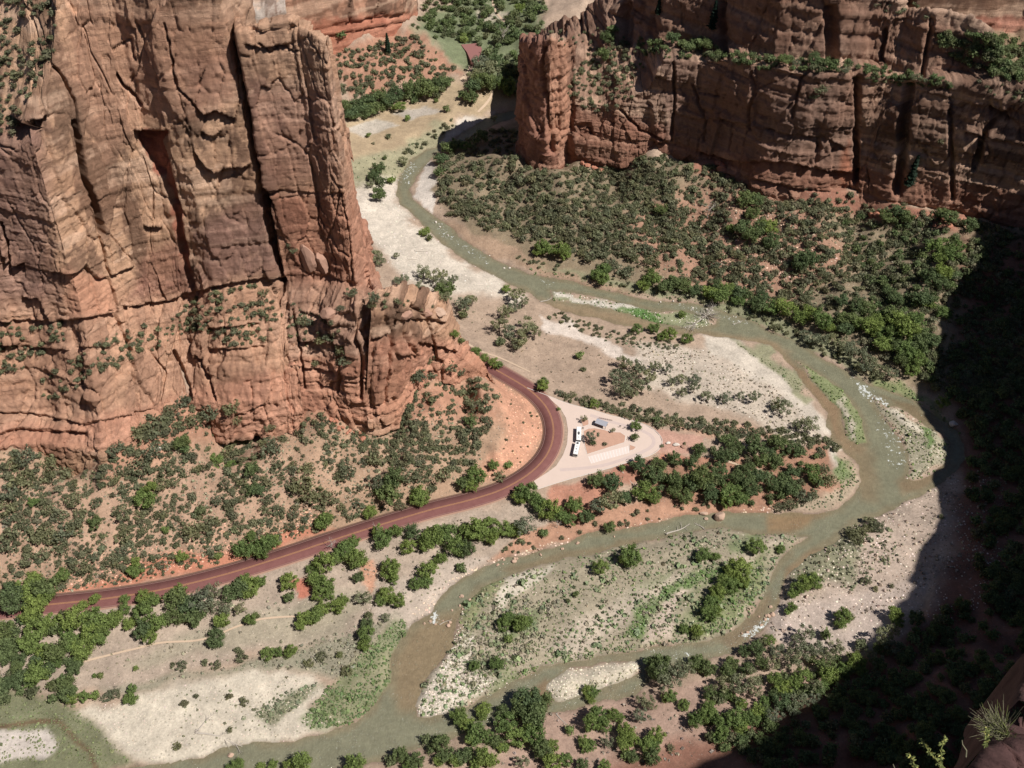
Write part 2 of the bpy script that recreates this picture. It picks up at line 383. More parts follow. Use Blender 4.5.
# ---------------------------------------------------------------- ground colours (materials of the ground itself)
PX, PY, _ = project(GX, GY, Z)
col = np.empty(GX.shape+(3,)); col[:] = alb((186, 158, 134)); grit = np.full(GX.shape, .45)
jx = (fbm(GX/12, GY/12, 5, 61)-.5)*24; jy = (fbm(GX/12, GY/12, 5, 67)-.5)*17
infr = (PX > -250) & (PX < 1280) & (PY > -60) & (PY < 950) & (GY > 0)
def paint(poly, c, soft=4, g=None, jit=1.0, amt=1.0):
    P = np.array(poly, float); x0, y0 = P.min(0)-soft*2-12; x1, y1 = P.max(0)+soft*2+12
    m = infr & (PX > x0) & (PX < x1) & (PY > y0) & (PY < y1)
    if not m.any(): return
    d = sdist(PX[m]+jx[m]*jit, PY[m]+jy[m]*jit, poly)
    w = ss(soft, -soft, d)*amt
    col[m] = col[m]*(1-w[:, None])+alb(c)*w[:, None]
    if g is not None: grit[m] = grit[m]*(1-w)+g*w
SAND = (214, 200, 178)
paint([(-250,440),(490,375),(500,368),(560,430),(545,468),(430,512),(230,566),(0,606),(-250,640)], (184,148,118), 3, .8)
paint([(-20,470),(120,480),(240,440),(330,470),(260,530),(60,590),(-20,560)], (190,152,124), 20, .5)
paint([(120,400),(480,380),(500,420),(420,420),(300,420),(200,440),(100,480)], (192,138,108), 15, .5)
paint([(486,366),(512,388),(538,408),(546,430),(540,452),(520,470),(470,480),(500,450),(508,425),(495,405)], (216,156,122), 6, .5)
paint([(50,602),(230,566),(335,533),(300,528),(230,548),(170,556),(100,580),(60,592)], (206,132,100), 5, .3)
paint([(-250,640),(0,618),(240,582),(430,520),(520,500),(570,525),(500,560),(430,600),(390,650),(330,640),(250,655),(120,690),(-250,700)], (184,162,142), 5, .5)
paint([(230,620),(330,590),(380,590),(330,640),(200,655),(130,668),(150,650)], (172,158,134), 8, .5)
paint([(293,578),(309,574),(311,594),(296,598)], (200,120,94), 2, .2); paint([(366,565),(376,560),(381,585),(371,595)], (206,150,118), 2, .3)
paint([(365,605),(400,580),(458,556),(490,556),(445,592),(428,614),(405,628),(385,622)], (198,178,160), 4, .8)
paint([(490,560),(545,520),(560,508),(600,500),(720,500),(780,500),(768,514),(690,516),(620,528),(560,543),(505,557)], (192,142,112), 3, .5)
paint([(-250,690),(60,696),(80,712),(110,738),(132,764),(-250,850)], (128,128,94), 5, .3)
paint([(80,712),(130,697),(160,688),(200,678),(256,670),(312,672),(322,690),(306,706),(345,722),(300,740),(256,744),(205,758),(150,764),(130,757),(105,735)], SAND, 6, .5)
paint([(-10,732),(50,729),(56,744),(38,756),(-10,765)], (212,198,186), 3, .2)
paint([(95,690),(256,662),(330,640),(400,612),(340,675),(300,668),(200,676),(130,694)], (158,150,126), 5, .7)
paint([(300,722),(330,682),(365,650),(402,616),(408,630),(394,655),(394,680),(376,704),(350,724),(315,730)], (132,140,96), 5, .5, 1.0, .85)
paint([(320,720),(350,690),(385,650),(398,640),(380,680),(350,712)], (164,152,122), 7, .5, 1.6, .5)
paint([(250,715),(290,690),(320,680),(300,705),(270,725)], (146,142,112), 4, .6)
paint(islands[3], (170,156,130), 3, .45)
for k_ in range(26):
    u_ = RNG.uniform(); cx_ = 460+u_*310; cy_ = 690-u_*120+RNG.uniform(-45, 40); L_ = RNG.uniform(14, 46); w_ = RNG.uniform(2.5, 8); a_ = math.radians(-28+RNG.uniform(-14, 14))
    q_ = [(cx_+L_*math.cos(t_)*math.cos(a_)-w_*math.sin(t_)*math.sin(a_), cy_+L_*math.cos(t_)*math.sin(a_)+w_*math.sin(t_)*math.cos(a_)) for t_ in np.linspace(0, 6.28, 10)[:-1]]
    paint(q_, [(198,180,156), (122,136,88), (182,166,140), (138,142,100)][k_ % 4], 4, .4, 1.0, .8)
paint([(488,612),(500,585),(520,573),(557,564),(546,576),(518,598),(500,613)], SAND, 2, .2)
paint([(414,718),(420,700),(446,657),(460,622),(478,640),(470,672),(500,682),(440,718)], (208,194,174), 5, .9)
paint([(545,650),(575,625),(620,600),(665,578),(690,572),(668,600),(620,628),(570,660)], (200,182,160), 7, .8)
paint([(640,644),(654,606),(676,588),(692,588),(674,612),(668,641)], (206,184,164), 3, .5)
paint([(625,635),(640,608),(662,588),(700,572),(740,560),(720,580),(680,590),(655,604),(640,640)], (122,142,84), 4, .2)
paint([(690,640),(700,600),(740,570),(770,550),(760,590),(740,620)], (140,144,98), 6, .4)
paint([(470,575),(520,568),(480,600),(465,640),(455,630)], (150,150,104), 5, .4)
paint(islands[4], (206,192,168), 2, .9)
paint(islands[0], (150,152,112), 2, .5); paint([(548,290),(600,298),(660,308),(650,311),(600,304),(556,297)], (216,204,188), 2, .3)
paint([(612,306),(650,312),(668,325),(640,318)], (100,140,66), 3, .1)
paint(islands[2], (138,146,96), 2, .4); paint([(840,395),(850,410),(858,440),(850,438),(845,415)], (200,186,164), 2, .6)
paint(islands[1], (176,166,138), 2, .8); paint([(884,405),(898,408),(918,424),(928,438),(918,434),(900,424)], SAND, 2, .2); paint([(922,425),(934,430),(934,444),(926,446)], (112,138,74), 2, .1)
paint([(350,196),(398,190),(402,206),(430,236),(470,266),(512,288),(532,295),(524,304),(500,297),(430,291),(402,277),(384,256),(364,236),(352,214)], (218,203,184), 5, .4)
paint([(352,176),(398,176),(398,196),(358,200)], (214,198,180), 4, .6)
paint([(411,196),(418,178),(430,162),(440,166),(437,192),(433,216),(420,206)], (222,208,194), 2, .4)
paint([(440,148),(455,122),(468,115),(493,115),(478,124),(462,134),(450,146)], (214,200,184), 2, .4)
paint([(330,130),(380,110),(440,94),(465,78),(540,94),(540,104),(490,112),(455,118),(430,140),(400,150),(370,158),(345,160)], (188,162,126), 4, .15)
paint([(345,160),(400,148),(440,122),(456,122),(440,145),(410,158),(400,180),(352,185)], (168,160,124), 5, .4)
paint([(343,130),(376,119),(400,125),(363,137)], (202,188,170), 1.2, .7, .3); paint([(392,114),(426,105),(442,110),(411,121)], (196,182,166), 1.2, .7, .3)
paint([(315,55),(345,44),(412,26),(440,52),(462,74),(440,78),(400,84),(355,100),(325,78)], (182,132,104), 3, .5)
paint([(412,26),(540,-40),(545,88),(470,78),(440,50)], (124,132,94), 5, .4)
paint([(474,10),(500,2),(510,18),(485,30)], (196,182,158), 3, .4)
paint([(435,192),(440,150),(520,120),(545,150),(700,160),(960,215),(1100,240),(1100,430),(940,400),(850,350),(700,300),(560,270),(500,250),(455,220)], (150,130,102), 4, .7)
paint([(620,215),(720,180),(800,195),(860,260),(790,300),(700,290),(640,260)], (174,130,104), 14, .6)
paint([(700,150),(900,205),(970,215),(965,232),(880,222),(760,196),(690,168)], (172,116,92), 5, .6)
paint([(450,222),(500,240),(545,262),(600,278),(650,292),(600,292),(540,276),(480,250),(440,225)], (178,146,118), 3, .4)
paint([(512,258),(600,282),(690,302),(768,328),(836,363),(870,385),(850,350),(768,312),(690,292),(600,276)], (148,146,110), 3, .4)
paint([(865,372),(900,380),(950,420),(965,440),(925,406),(880,386)], (142,148,96), 4, .4)
paint([(538,316),(562,321),(617,345),(654,360),(648,368),(620,359),(587,348),(550,333)], (224,206,190), 2, .2)
paint([(640,345),(700,346),(760,374),(800,402),(822,438),(836,468),(800,445),(770,428),(700,402),(640,388)], (206,188,168), 5, .8)
paint([(699,332),(737,340),(768,360),(792,378),(812,402),(826,430),(844,452),(842,466),(828,466),(820,442),(800,412),(780,392),(737,364),(704,348)], (218,203,184), 3, .3)
paint([(730,340),(768,350),(800,380),(815,402),(808,404),(790,384),(760,360)], (160,156,120), 2, .5)
paint([(655,430),(706,436),(700,446),(690,454),(655,453)], (206,156,134), 1.5, .2, .4)
paint([(660,455),(745,462),(735,472),(690,466),(640,464)], (200,132,104), 3, .3)
paint([(576,404),(660,424),(780,432),(772,440),(700,434),(650,424)], (196,152,124), 3, .4)
paint([(545,492),(600,474),(640,462),(660,470),(600,500),(575,520),(545,512)], (190,130,104), 3, .4)
paint([(660,468),(830,440),(838,490),(800,505),(720,505),(640,500)], (176,128,100), 6, .5)
paint([(838,468),(858,470),(860,480),(850,495),(820,512),(790,510),(815,500),(838,490)], (186,164,136), 3, .6)
paint([(840,455),(852,462),(852,480),(838,486),(836,470)], (130,142,92), 3, .3)
paint([(800,548),(880,517),(945,470),(1010,470),(1010,620),(900,645),(800,655),(768,634),(778,605),(788,578)], (200,176,156), 4, .9)
paint([(800,548),(850,527),(870,540),(850,580),(800,585),(790,575)], (150,146,114), 5, .7)
paint([(775,605),(860,590),(930,580),(900,640),(800,652),(762,636)], (206,184,168), 6, .4)
paint([(500,716),(560,710),(640,696),(700,680),(820,680),(780,730),(680,790),(500,790)], (186,152,132), 5, .35)
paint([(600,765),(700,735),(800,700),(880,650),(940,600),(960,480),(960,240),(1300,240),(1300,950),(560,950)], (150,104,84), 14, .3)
# wet rim, river bed
wet = ss(1.6, .2, D_riv)*(D_riv > -.5); col *= (1-.28*wet[..., None])
bed = D_riv < -.3; col[bed] = alb((140, 116, 84))
dst = np.abs(sdist(np.where(infr, PX, -999.), np.where(infr, PY, -999.), [(-60,730),(0,727),(40,721),(60,722),(75,740),(90,752),(98,775)], False))
w = ss(3.5, 1.5, dst)[..., None]; col = col*(1-w)+alb((118, 98, 70))*w
tpath = [(-20,640),(60,665),(98,658),(135,649),(160,643),(205,639),(240,626)]
V = np.stack([GX, GY, Z], -1).reshape(-1, 3)
Fg = gridfaces(len(gx), len(gy))
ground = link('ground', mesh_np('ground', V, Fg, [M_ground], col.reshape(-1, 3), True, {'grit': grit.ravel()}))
tag(ground, kind='structure')
print('terrain', round(time.time()-T0, 1), V.shape)

# ---------------------------------------------------------------- river
def make_water():
    m, nt, b = nodemat('river_water'); pos = nt.nodes.new('ShaderNodeTexCoord').outputs['Object']
    n = noise(nt, .12, 5, .6, pos); n2 = noise(nt, 1.1, 4, .6, pos); n4 = noise(nt, .45, 5, .7, pos)
    c = mul(nt, attr(nt, 'Col'), maprange(nt, n, .3, .7, .86, 1.12))
    c = mul(nt, c, maprange(nt, n4, .3, .7, .84, 1.16))
    fo = attr(nt, 'foam', 'Fac'); ns = noise(nt, .5, 4, .7, pos, (1, 1, 1))
    a = nd(nt, 'ShaderNodeMath', operation='SUBTRACT'); nt.links.new(ns, a.inputs[0]); a.inputs[1].default_value = .70
    a2 = nd(nt, 'ShaderNodeMath', operation='MULTIPLY_ADD'); nt.links.new(fo, a2.inputs[0]); a2.inputs[1].default_value = .22; nt.links.new(a.outputs[0], a2.inputs[2])
    f = maprange(nt, a2.outputs[0], 0, .05, 0, .85)
    c = mixc(nt, f, c, (.62, .64, .62))
    nt.links.new(c, b.inputs['Base Color']); b.inputs['Roughness'].default_value = .1; b.inputs['Specular IOR Level'].default_value = .5
    bump(nt, b, n2, .8, .5)
    return m
wxs = np.arange(-420, 430, 1.6); wys = np.arange(60, 900, 1.6)
WX, WY = np.meshgrid(wxs, wys, indexing='ij')
wp, wq, _ = project(WX, WY, 0*WX)
dw = sdist(WX, WY, ring)
for p in isl: dw = np.maximum(dw, -sdist(WX, WY, p))
wc = np.empty(WX.shape+(3,)); wc[:] = alb((134, 131, 104))
foam = np.full(WX.shape, .0)
def wpaint(poly, c=None, soft=5, f=None):
    d = sdist(wp+(fbm(WX/8, WY/8, 3, 3)-.5)*10, wq+(fbm(WX/8, WY/8, 3, 4)-.5)*8, poly); w = ss(soft, -soft, d)
    if c is not None: wc[:] = wc*(1-w[..., None])+alb(c)*w[..., None]
    if f is not None: foam[:] = foam*(1-w)+f*w
BR = (158, 134, 102)
wpaint([(540,300),(562,304),(620,312),(680,330),(768,338),(790,350),(770,352),(700,338),(600,322),(550,312)], BR)
wpaint([(780,350),(810,375),(838,400),(846,440),(866,448),(862,470),(850,460),(832,440),(824,415),(795,375)], (152,124,92))
wpaint([(850,450),(872,450),(880,500),(860,500)], (140,124,94), 8)
wpaint([(768,512),(830,512),(800,530),(768,534)], (152,124,88)); wpaint([(833,545),(790,578),(778,605),(786,570),(808,550)], (150,120,88), 4)
wpaint([(425,618),(462,610),(456,650),(440,680),(420,712),(400,712),(392,690),(396,655),(408,632)], (146,126,94), 9)
wpaint([(880,395),(920,408),(945,425),(930,425),(900,408)], (132,114,84), 3); wpaint([(900,480),(950,465),(930,485),(905,495)], (140,120,90), 4)
wpaint([(500,570),(560,552),(640,538),(640,545),(560,560),(510,575)], (138,122,92), 4); wpaint([(520,700),(545,680),(560,690),(545,712)], (140,116,86), 4)
wpaint([(720,640),(760,605),(770,590),(775,600),(760,625),(735,650)], (138,120,92), 4)
w_ = ss(-3.6, -.2, dw+(fbm(WX/9, WY/9, 3, 6)-.5)*6)[..., None]*.55; wc[:] = wc*(1-w_)+alb((142,124,92))*w_
for poly, f in (([(846,375),(872,388),(890,405),(885,412),(862,395)], 1.0), ([(870,395),(905,440),(912,470),(890,470),(876,430)], .55), ([(430,612),(440,612),(440,622),(432,624)], 1.5), ([(735,636),(765,616),(772,612),(770,630),(745,642)], .95), ([(425,213),(470,245),(500,268),(480,262),(440,235)], .6), ([(640,298),(690,304),(760,322),(740,326),(690,312)], .5), ([(395,180),(412,160),(420,165),(408,185)], .6), ([(527,275),(560,282),(548,290)], .5), ([(670,650),(692,652),(690,662),(672,660)], .6), ([(390,690),(405,695),(400,705)], .5)):
    wpaint(poly, None, 3, f)
rv = np.stack([WX, WY, np.zeros(WX.shape)], -1).reshape(-1, 3); rf = gridfaces(len(wxs), len(wys))
keep = (dw.reshape(-1) < 6)[rf].all(1); rf = rf[keep]
used = np.unique(rf); mp = -np.ones(len(rv), int); mp[used] = np.arange(len(used))
river = link('river', mesh_np('river', rv[used], mp[rf], [make_water()], wc.reshape(-1, 3)[used], True, {'foam': foam.ravel()[used]}))
tag(river, kind='structure')

# ---------------------------------------------------------------- cliffs
def sheet(name, cols, mat, res=1.0, base=(186,132,102), amp=1.0, feats=(), bedded=.5, seed=0, cellw=1.0, paints=(), lean=0.0, vert=None, rough_z=-99):
    """cols: list of columns, each a list of world nodes from the foot up; a displaced rock surface through them"""
    N = np.array(cols, float); nc, nrow, _ = N.shape
    def subdiv(d): return max(1, int(math.ceil(d/res)))
    nu = [subdiv(np.linalg.norm(N[i+1]-N[i], axis=1)[1:-1].max()) for i in range(nc-1)]
    nv = [subdiv(np.linalg.norm(N[:, j+1]-N[:, j], axis=1).mean()) for j in range(nrow-1)]
    nv[-1] = max(1, nv[-1]//2) if nv[-1] > 30 else nv[-1]
    us = np.concatenate([i+np.arange(n)/n for i, n in enumerate(nu)]+[[nc-1]]); vs = np.concatenate([j+np.arange(n)/n for j, n in enumerate(nv)]+[[nrow-1]])
    ui = np.minimum(us.astype(int), nc-2); uf = (us-ui)[:, None, None]; vi = np.minimum(vs.astype(int), nrow-2); vf = (vs-vi)[None, :, None]
    P = (N[ui][:, vi]*(1-uf)+N[ui+1][:, vi]*uf)*(1-vf)+(N[ui][:, vi+1]*(1-uf)+N[ui+1][:, vi+1]*uf)*vf
    # soften lattice creases
    for _ in range(1):
        Q = P.copy(); Q[1:-1] = (P[:-2]+2*P[1:-1]+P[2:])/4; P = Q
        Q = P.copy(); Q[:, 1:-1] = (P[:, :-2]+2*P[:, 1:-1]+P[:, 2:])/4; P = Q
    du = np.gradient(P, axis=0); dv = np.gradient(P, axis=1)
    n = np.cross(du, dv); n /= np.linalg.norm(n, axis=-1, keepdims=True)+1e-9
    for _ in range(12):
        n[1:-1] = (n[:-2]+n[1:-1]+n[2:])/3; n[:, 1:-1] = (n[:, :-2]+n[:, 1:-1]+n[:, 2:])/3
    n /= np.linalg.norm(n, axis=-1, keepdims=True)+1e-9
    seg = np.linalg.norm(du[..., :2], axis=-1); s = np.cumsum(seg.mean(1))[:, None]+0*P[..., 2]
    z = P[..., 2]; s = s+lean*z
    px, py, _ = project(P[..., 0], P[..., 1], z)
    w1 = (fbm(s/30, z/30, 2, seed+1)-.5)*7; w2 = (fbm(s/30, z/30, 2, seed+2)-.5)*7
    w3 = (fbm(s/5, z/5, 3, seed+5)-.5)*1.3
    fine = 1+1.3*ss(rough_z+12, rough_z-6, z)
    D = (fbm(s/60, z/160, 2, seed+3)-.5)*4*amp; tone = np.zeros(s.shape); 
    for (cw, chh, a, gr, k) in ((26, 80, 3.0, 1.3, 0), (10, 30, 1.6, .8, 7), (4.6, 10, .7, .12, 13), (2.1, 2.4, .34, .0, 19)):
        cw *= cellw; chh /= (1+bedded)
        f1, f2, cid, ex, ey = worley((s+w1*.35+w3*.5)/cw, (z+w2*.5+w3*.3)/chh, seed+k)
        a = a*(fine if k > 5 else 1)
        D += amp*a*(cid-.5)*1.0+amp*a*.45*ex*(h2(np.floor(cid*999), np.floor(cid*77), 5)-.35)
        D -= amp*gr*ss(.75/cw, .15/cw, f2-f1)*ss(.35, .6, vn(s/12, z/16, k))
        tone += (cid-.5)*(.6 if k < 10 else .35)
    hb = (z+w2*.35+.04*s)/3.2; D += amp*bedded*fine*1.5*(h2(np.floor(hb), 0*hb, seed+9)-.5)
    hb2 = (z+w2*.25+.04*s)/9.; D += amp*bedded*2.2*(h2(np.floor(hb2), 0*hb, seed+10)-.5)
    D += amp*(fbm(s/3, z/3, 4, seed+11)-.5)*.5+amp*(fbm(s/1.6, z/5, 3, seed+12)-.5)*.6+amp*.22*(h2(np.floor((z+w2*.25+.05*s+w3)/1.15), 0*z, seed+41)-.5)
    C0 = alb(base); hsv = fbm(s/14, z/40, 4, seed+14); band = fbm(s/60, z/4.5, 3, seed+15)
    dark = alb((110, 82, 66)); lt = alb((240, 196, 162))
    colr = np.broadcast_to(C0, P.shape).copy()
    w = ss(.46, .58, hsv+tone*.30+.25*(fbm(s/4, z/9, 4, seed+31)-.5))[..., None]; colr = colr*(1-w*.72)+dark*w*.72
    w = ss(.48, .64, band-tone*.3)[..., None]; colr = colr*(1-w*.6)+lt*w*.6
    for poly, c, soft, am in paints:
        c = tuple(min(255, q*(1.0 if name.startswith(('canyon', 'cliff_p')) else 1.10)) for q in c)
        d = sdist(px+(fbm(s/5, z/5, 3, 71)-.5)*9, py+(fbm(s/5, z/5, 3, 73)-.5)*9, poly); w = (ss(soft, -soft, d)*am)[..., None]; colr = colr*(1-w)+alb(c)*w
    jx_ = (fbm(s/3.5, z/3.5, 3, 91)-.5)*3.2; jy_ = (fbm(s/3.5, z/3.5, 3, 93)-.5)*3.2
    for f in feats:
        if f[0] == 'crack':      # (kind, line, half width px, depth)
            d = sdist(px+jx_, py+jy_*.5, f[1], False); D -= f[3]*ss(f[2], f[2]*.35, d)
        elif f[0] == 'hole':     # polygon, soft, depth
            d = sdist(px+jx_*.6, py+jy_*.6, f[1]); D -= f[3]*ss(f[2], -f[2], d)
        elif f[0] == 'bulge':
            d = sdist(px+jx_*.6, py+jy_*.6, f[1]); D += f[3]*ss(f[2], -f[2], d)
        elif f[0] == 'lip':      # line, fade px, depth: rock overhangs the line
            Lp = np.array(f[1], float); yl = np.interp(px, Lp[:, 0], Lp[:, 1]); on = ss(Lp[0, 0]-1, Lp[0, 0]+3, px)*ss(Lp[-1, 0]+1, Lp[-1, 0]-3, px)
            dd = py+jy_*.8-yl; D -= f[3]*on*ss(0, 1.3, dd)*np.exp(-np.clip(dd, 0, 999)/f[2]); D += .45*f[3]*on*ss(.5, -.5, dd)*np.exp(-np.clip(-dd, 0, 999)/(f[2]*1.4))
    fade = np.ones(s.shape)
    if vert is not None: fade = ss(0, 1, vs/vert)[None, :]*fade
    sm = P; P = P+n*(D*fade)[..., None]
    me = mesh_np(name, P.reshape(-1, 3), gridfaces(P.shape[0], P.shape[1])[:, ::-1] if False else gridfaces(P.shape[0], P.shape[1]), [mat], colr.reshape(-1, 3), False)
    o = link(name, me); tag(o, kind='structure'); print(name, P.shape, round(time.time()-T0, 1)); return o

def tierL(px, pyb, zb, pyl, pyk, ztop, rim=None, dl=13, dk=33, batter=.27):
    b = at_z(px, pyb, zb); X, Y = b[0], b[1]
    l = at_y(px, pyl, Y+dl); k = at_y(px, pyk, Y+dk)
    zr = rim if rim else ztop
    yk = Y+dk
    nodes = [(X, Y-4, zb-22), (X, Y-.5, zb), (X+.0, Y+dl, l[2]), (X, yk, k[2])]
    yr = yk+batter*(zr-k[2]); nodes.append((X, yr, zr))
    yt = yr+(.95 if rim else .27)*(ztop-zr)+2; nodes.append((X, yt, ztop+.5)); nodes.append((X, yt+90, ztop+4))
    return nodes
def shift(nodes, X): return [(X, y, z) for (x, y, z) in nodes]
LC = [(-260,430,50,398,322,300,180),(-120,438,50,402,322,300,185),(0,445,48,408,320,300,190),(50,441,48,412,320,300,188),(88,450,46,408,316,300,188),
      (104,453,46,402,312,300,196),(129,430,48,388,309,300,214),(156,410,50,376,303,300,252),(191,400,50,368,297,300,None),(225,408,49,362,285,300,None),(248,404,49,352,281,300,None)]
colsL = [tierL(*c, batter=.27-.017*i) for i, c in enumerate(LC)]
# gully column pair, then the tower
g1 = tierL(262,398,50,348,283,300, batter=.09); tw = []
g1t = shift(g1, -118.5)
towr = []
def tower(px, pyb, zb, pyl, pyk, X, ztop, dk=33, inset=0):
    n = tierL(px, pyb, zb, pyl, pyk, ztop, None, 13, dk, .10)
    n = [(X if i > 2 else x, y+(inset if i > 2 else 0), z) for i, (x, y, z) in enumerate(n)]
    return n
colsL.append(g1t)
colsL.append([(x+2.0, y+(9 if i > 2 else 2), z) for i, (x, y, z) in enumerate(g1t)]); colsL.append([(x+9.0, y+(24 if i > 2 else 4), z) for i, (x, y, z) in enumerate(g1t)])
featsL = [
 ('crack', [(75,122),(79,145),(85,180),(92,196),(97,208),(103,233)], 3.6, 8), ('crack', [(50,62),(62,75),(75,100),(79,130),(88,190),(100,238),(108,270),(118,315),(133,352)], 1.6, 4),
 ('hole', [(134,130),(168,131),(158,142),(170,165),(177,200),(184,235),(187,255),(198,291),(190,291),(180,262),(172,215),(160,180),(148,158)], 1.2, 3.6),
 ('lip', [(134,130),(150,133),(168,131)], 9, 4.5), ('lip', [(196,106),(204,116),(216,109),(236,118)], 7, 4), ('lip', [(194,152),(206,166),(216,174),(228,168),(250,163)], 7, 4.5), ('lip', [(200,131),(212,136),(222,130)], 5, 2.5),
 ('lip', [(50,270),(60,272),(75,273),(85,264),(98,278),(110,275),(135,266)], 6, 3), ('lip', [(124,306),(150,303),(170,300),(187,293),(235,281),(285,274)], 6, 3.5), ('lip', [(143,226),(162,226)], 5, 4),
 ('lip', [(14,113),(27,124),(47,114)], 10, 8), ('lip', [(0,250),(10,268),(24,262)], 8, 5), ('lip', [(-200,322),(0,320),(66,320),(120,311)], 5, 3), ('lip', [(22,296),(40,297),(52,318)], 7, 4),
 ('crack', [(117,75),(124,86),(131,93),(140,106)], 2, 4), ('crack', [(0,225),(6,245),(10,268)], 2.5, 6), ('crack', [(133,62),(128,40),(112,50)], 1.2, 2), ('crack', [(165,25),(172,60),(176,85),(190,100),(198,110)], 1.3, 2.5),
 ('crack', [(190,150),(186,120),(172,60)], .9, 1.5), ('crack', [(160,400),(166,372),(150,352)], 1.5, 2), ('crack', [(191,398),(184,372),(174,352)], 3, 5), ('crack', [(215,400),(208,378),(198,356)], 2, 3.5),
 ('lip', [(-200,412),(0,411),(33,413),(85,423)], 4, 3), ('lip', [(-200,436),(0,433),(15,428),(60,430),(85,432)], 6, 4), ('lip', [(85,424),(120,415),(155,408)], 3, 2.5), ('lip', [(0,345),(60,348),(110,346)], 4, 2), ('lip', [(200,330),(260,322)], 4, 2.5), ('lip', [(205,350),(265,345)], 4, 2.5)]
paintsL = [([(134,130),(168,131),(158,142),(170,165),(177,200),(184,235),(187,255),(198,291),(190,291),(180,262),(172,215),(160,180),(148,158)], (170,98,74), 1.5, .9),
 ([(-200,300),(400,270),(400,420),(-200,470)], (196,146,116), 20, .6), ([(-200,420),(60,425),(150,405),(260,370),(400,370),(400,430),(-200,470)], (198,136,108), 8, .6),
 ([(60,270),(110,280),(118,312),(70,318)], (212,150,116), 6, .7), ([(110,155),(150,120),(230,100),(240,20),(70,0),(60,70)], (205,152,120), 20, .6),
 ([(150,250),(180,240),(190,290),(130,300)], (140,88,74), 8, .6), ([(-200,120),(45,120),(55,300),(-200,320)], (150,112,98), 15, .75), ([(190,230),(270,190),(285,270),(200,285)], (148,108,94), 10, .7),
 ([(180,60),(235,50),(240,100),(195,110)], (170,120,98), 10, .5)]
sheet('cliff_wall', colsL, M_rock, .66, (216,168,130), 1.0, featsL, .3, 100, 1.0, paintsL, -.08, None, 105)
# tower sheet (its own mesh, standing a little proud of the gully)
gq = tierL(276,396,50,347,283,234)
cT = []
def tcol(px, pyb, zb, pyl, pyk, X, ztop, dk=30, Yadd=0):
    n = tierL(px, pyb, zb, pyl, pyk, ztop, None, 12, dk, .08); r = []
    for i, (x, y, z) in enumerate(n):
        r.append((X if i > 3 else (x if i < 3 else X), y+(Yadd if i > 2 else 0), z))
    r[5] = (r[4][0], r[4][1]+5, ztop-.5); r[6] = (r[5][0]*.97, r[5][1]+12, ztop-70); return r
A = tcol(270,396,50,346,283,-113.5,228)
cT.append([(A[0][0]-6, A[0][1]+4, A[0][2])]+[(x-4, y+16, z) for x, y, z in A[1:]])
cT.append(A)
cT.append(tcol(300,391,50,338,279,-101,230)); cT.append(tcol(322,391,49,330,276,-91,230)); cT.append(tcol(345,400,47,318,281,-83,229)); cT.append(tcol(366,404,46,306,287,-77.5,225))
e = cT[-1]
cT.append([(e[0][0]+14, e[0][1]+6, e[0][2]), (e[1][0]+13, e[1][1]+7, e[1][2]), (e[2][0]+9, e[2][1]+13, e[2][2]), (-73.5, e[3][1]+14, e[3][2]-8), (-78, e[4][1]+9, 223), (-79, e[5][1]+9, 222), (-84, e[5][1]+14, 180)])
e = cT[-1]
cT.append([(e[0][0]-2, e[0][1]+55, 0), (e[1][0]-2, e[1][1]+50, 8), (e[2][0]-6, e[2][1]+50, 50), (-78, e[3][1]+45, 60), (-86, e[4][1]+32, 150), (-88, e[5][1]+30, 152), (-100, e[5][1]+30, 140)])
featsT = [('lip', [(268,188),(300,190),(345,192)], 2.5, 1.3), ('crack', [(258,42),(270,52),(280,46),(300,50)], 1.2, 2.5), ('crack', [(272,205),(262,188),(266,250)], 2, 3), ('lip', [(262,180),(270,192),(280,188)], 4, 3),
 ('crack', [(268,16),(271,24)], 1.6, 3), ('crack', [(297,13),(300,22),(290,30)], 1.4, 2.5), ('lip', [(240,22),(262,30),(290,24),(318,28)], 3, 2), ('lip', [(245,42),(262,46),(290,42)], 4, 2.5), ('crack', [(335,220),(340,190),(350,240),(352,280)], .9, 1.5),
 ('crack', [(335,395),(340,370),(330,340),(325,320)], 2, 3.5), ('crack', [(305,390),(300,350),(292,310)], 1.8, 3), ('lip', [(300,340),(345,345)], 5, 3), ('lip', [(300,310),(325,316),(350,310)], 5, 2.5), ('crack', [(360,400),(362,360),(355,335),(360,320)], 2.4, 4), ('lip', [(290,365),(340,372),(370,378)], 4, 2.5)]
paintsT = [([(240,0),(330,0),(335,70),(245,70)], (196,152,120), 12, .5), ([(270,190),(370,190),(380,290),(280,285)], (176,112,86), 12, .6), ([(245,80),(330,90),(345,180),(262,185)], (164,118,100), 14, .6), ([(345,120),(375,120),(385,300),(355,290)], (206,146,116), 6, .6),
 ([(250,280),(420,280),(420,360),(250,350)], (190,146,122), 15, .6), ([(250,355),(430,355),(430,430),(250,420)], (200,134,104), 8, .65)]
sheet('cliff_tower', cT, M_rock, .62, (210,162,126), .9, featsT, .35, 300, .9, paintsT, .03, None, 100)

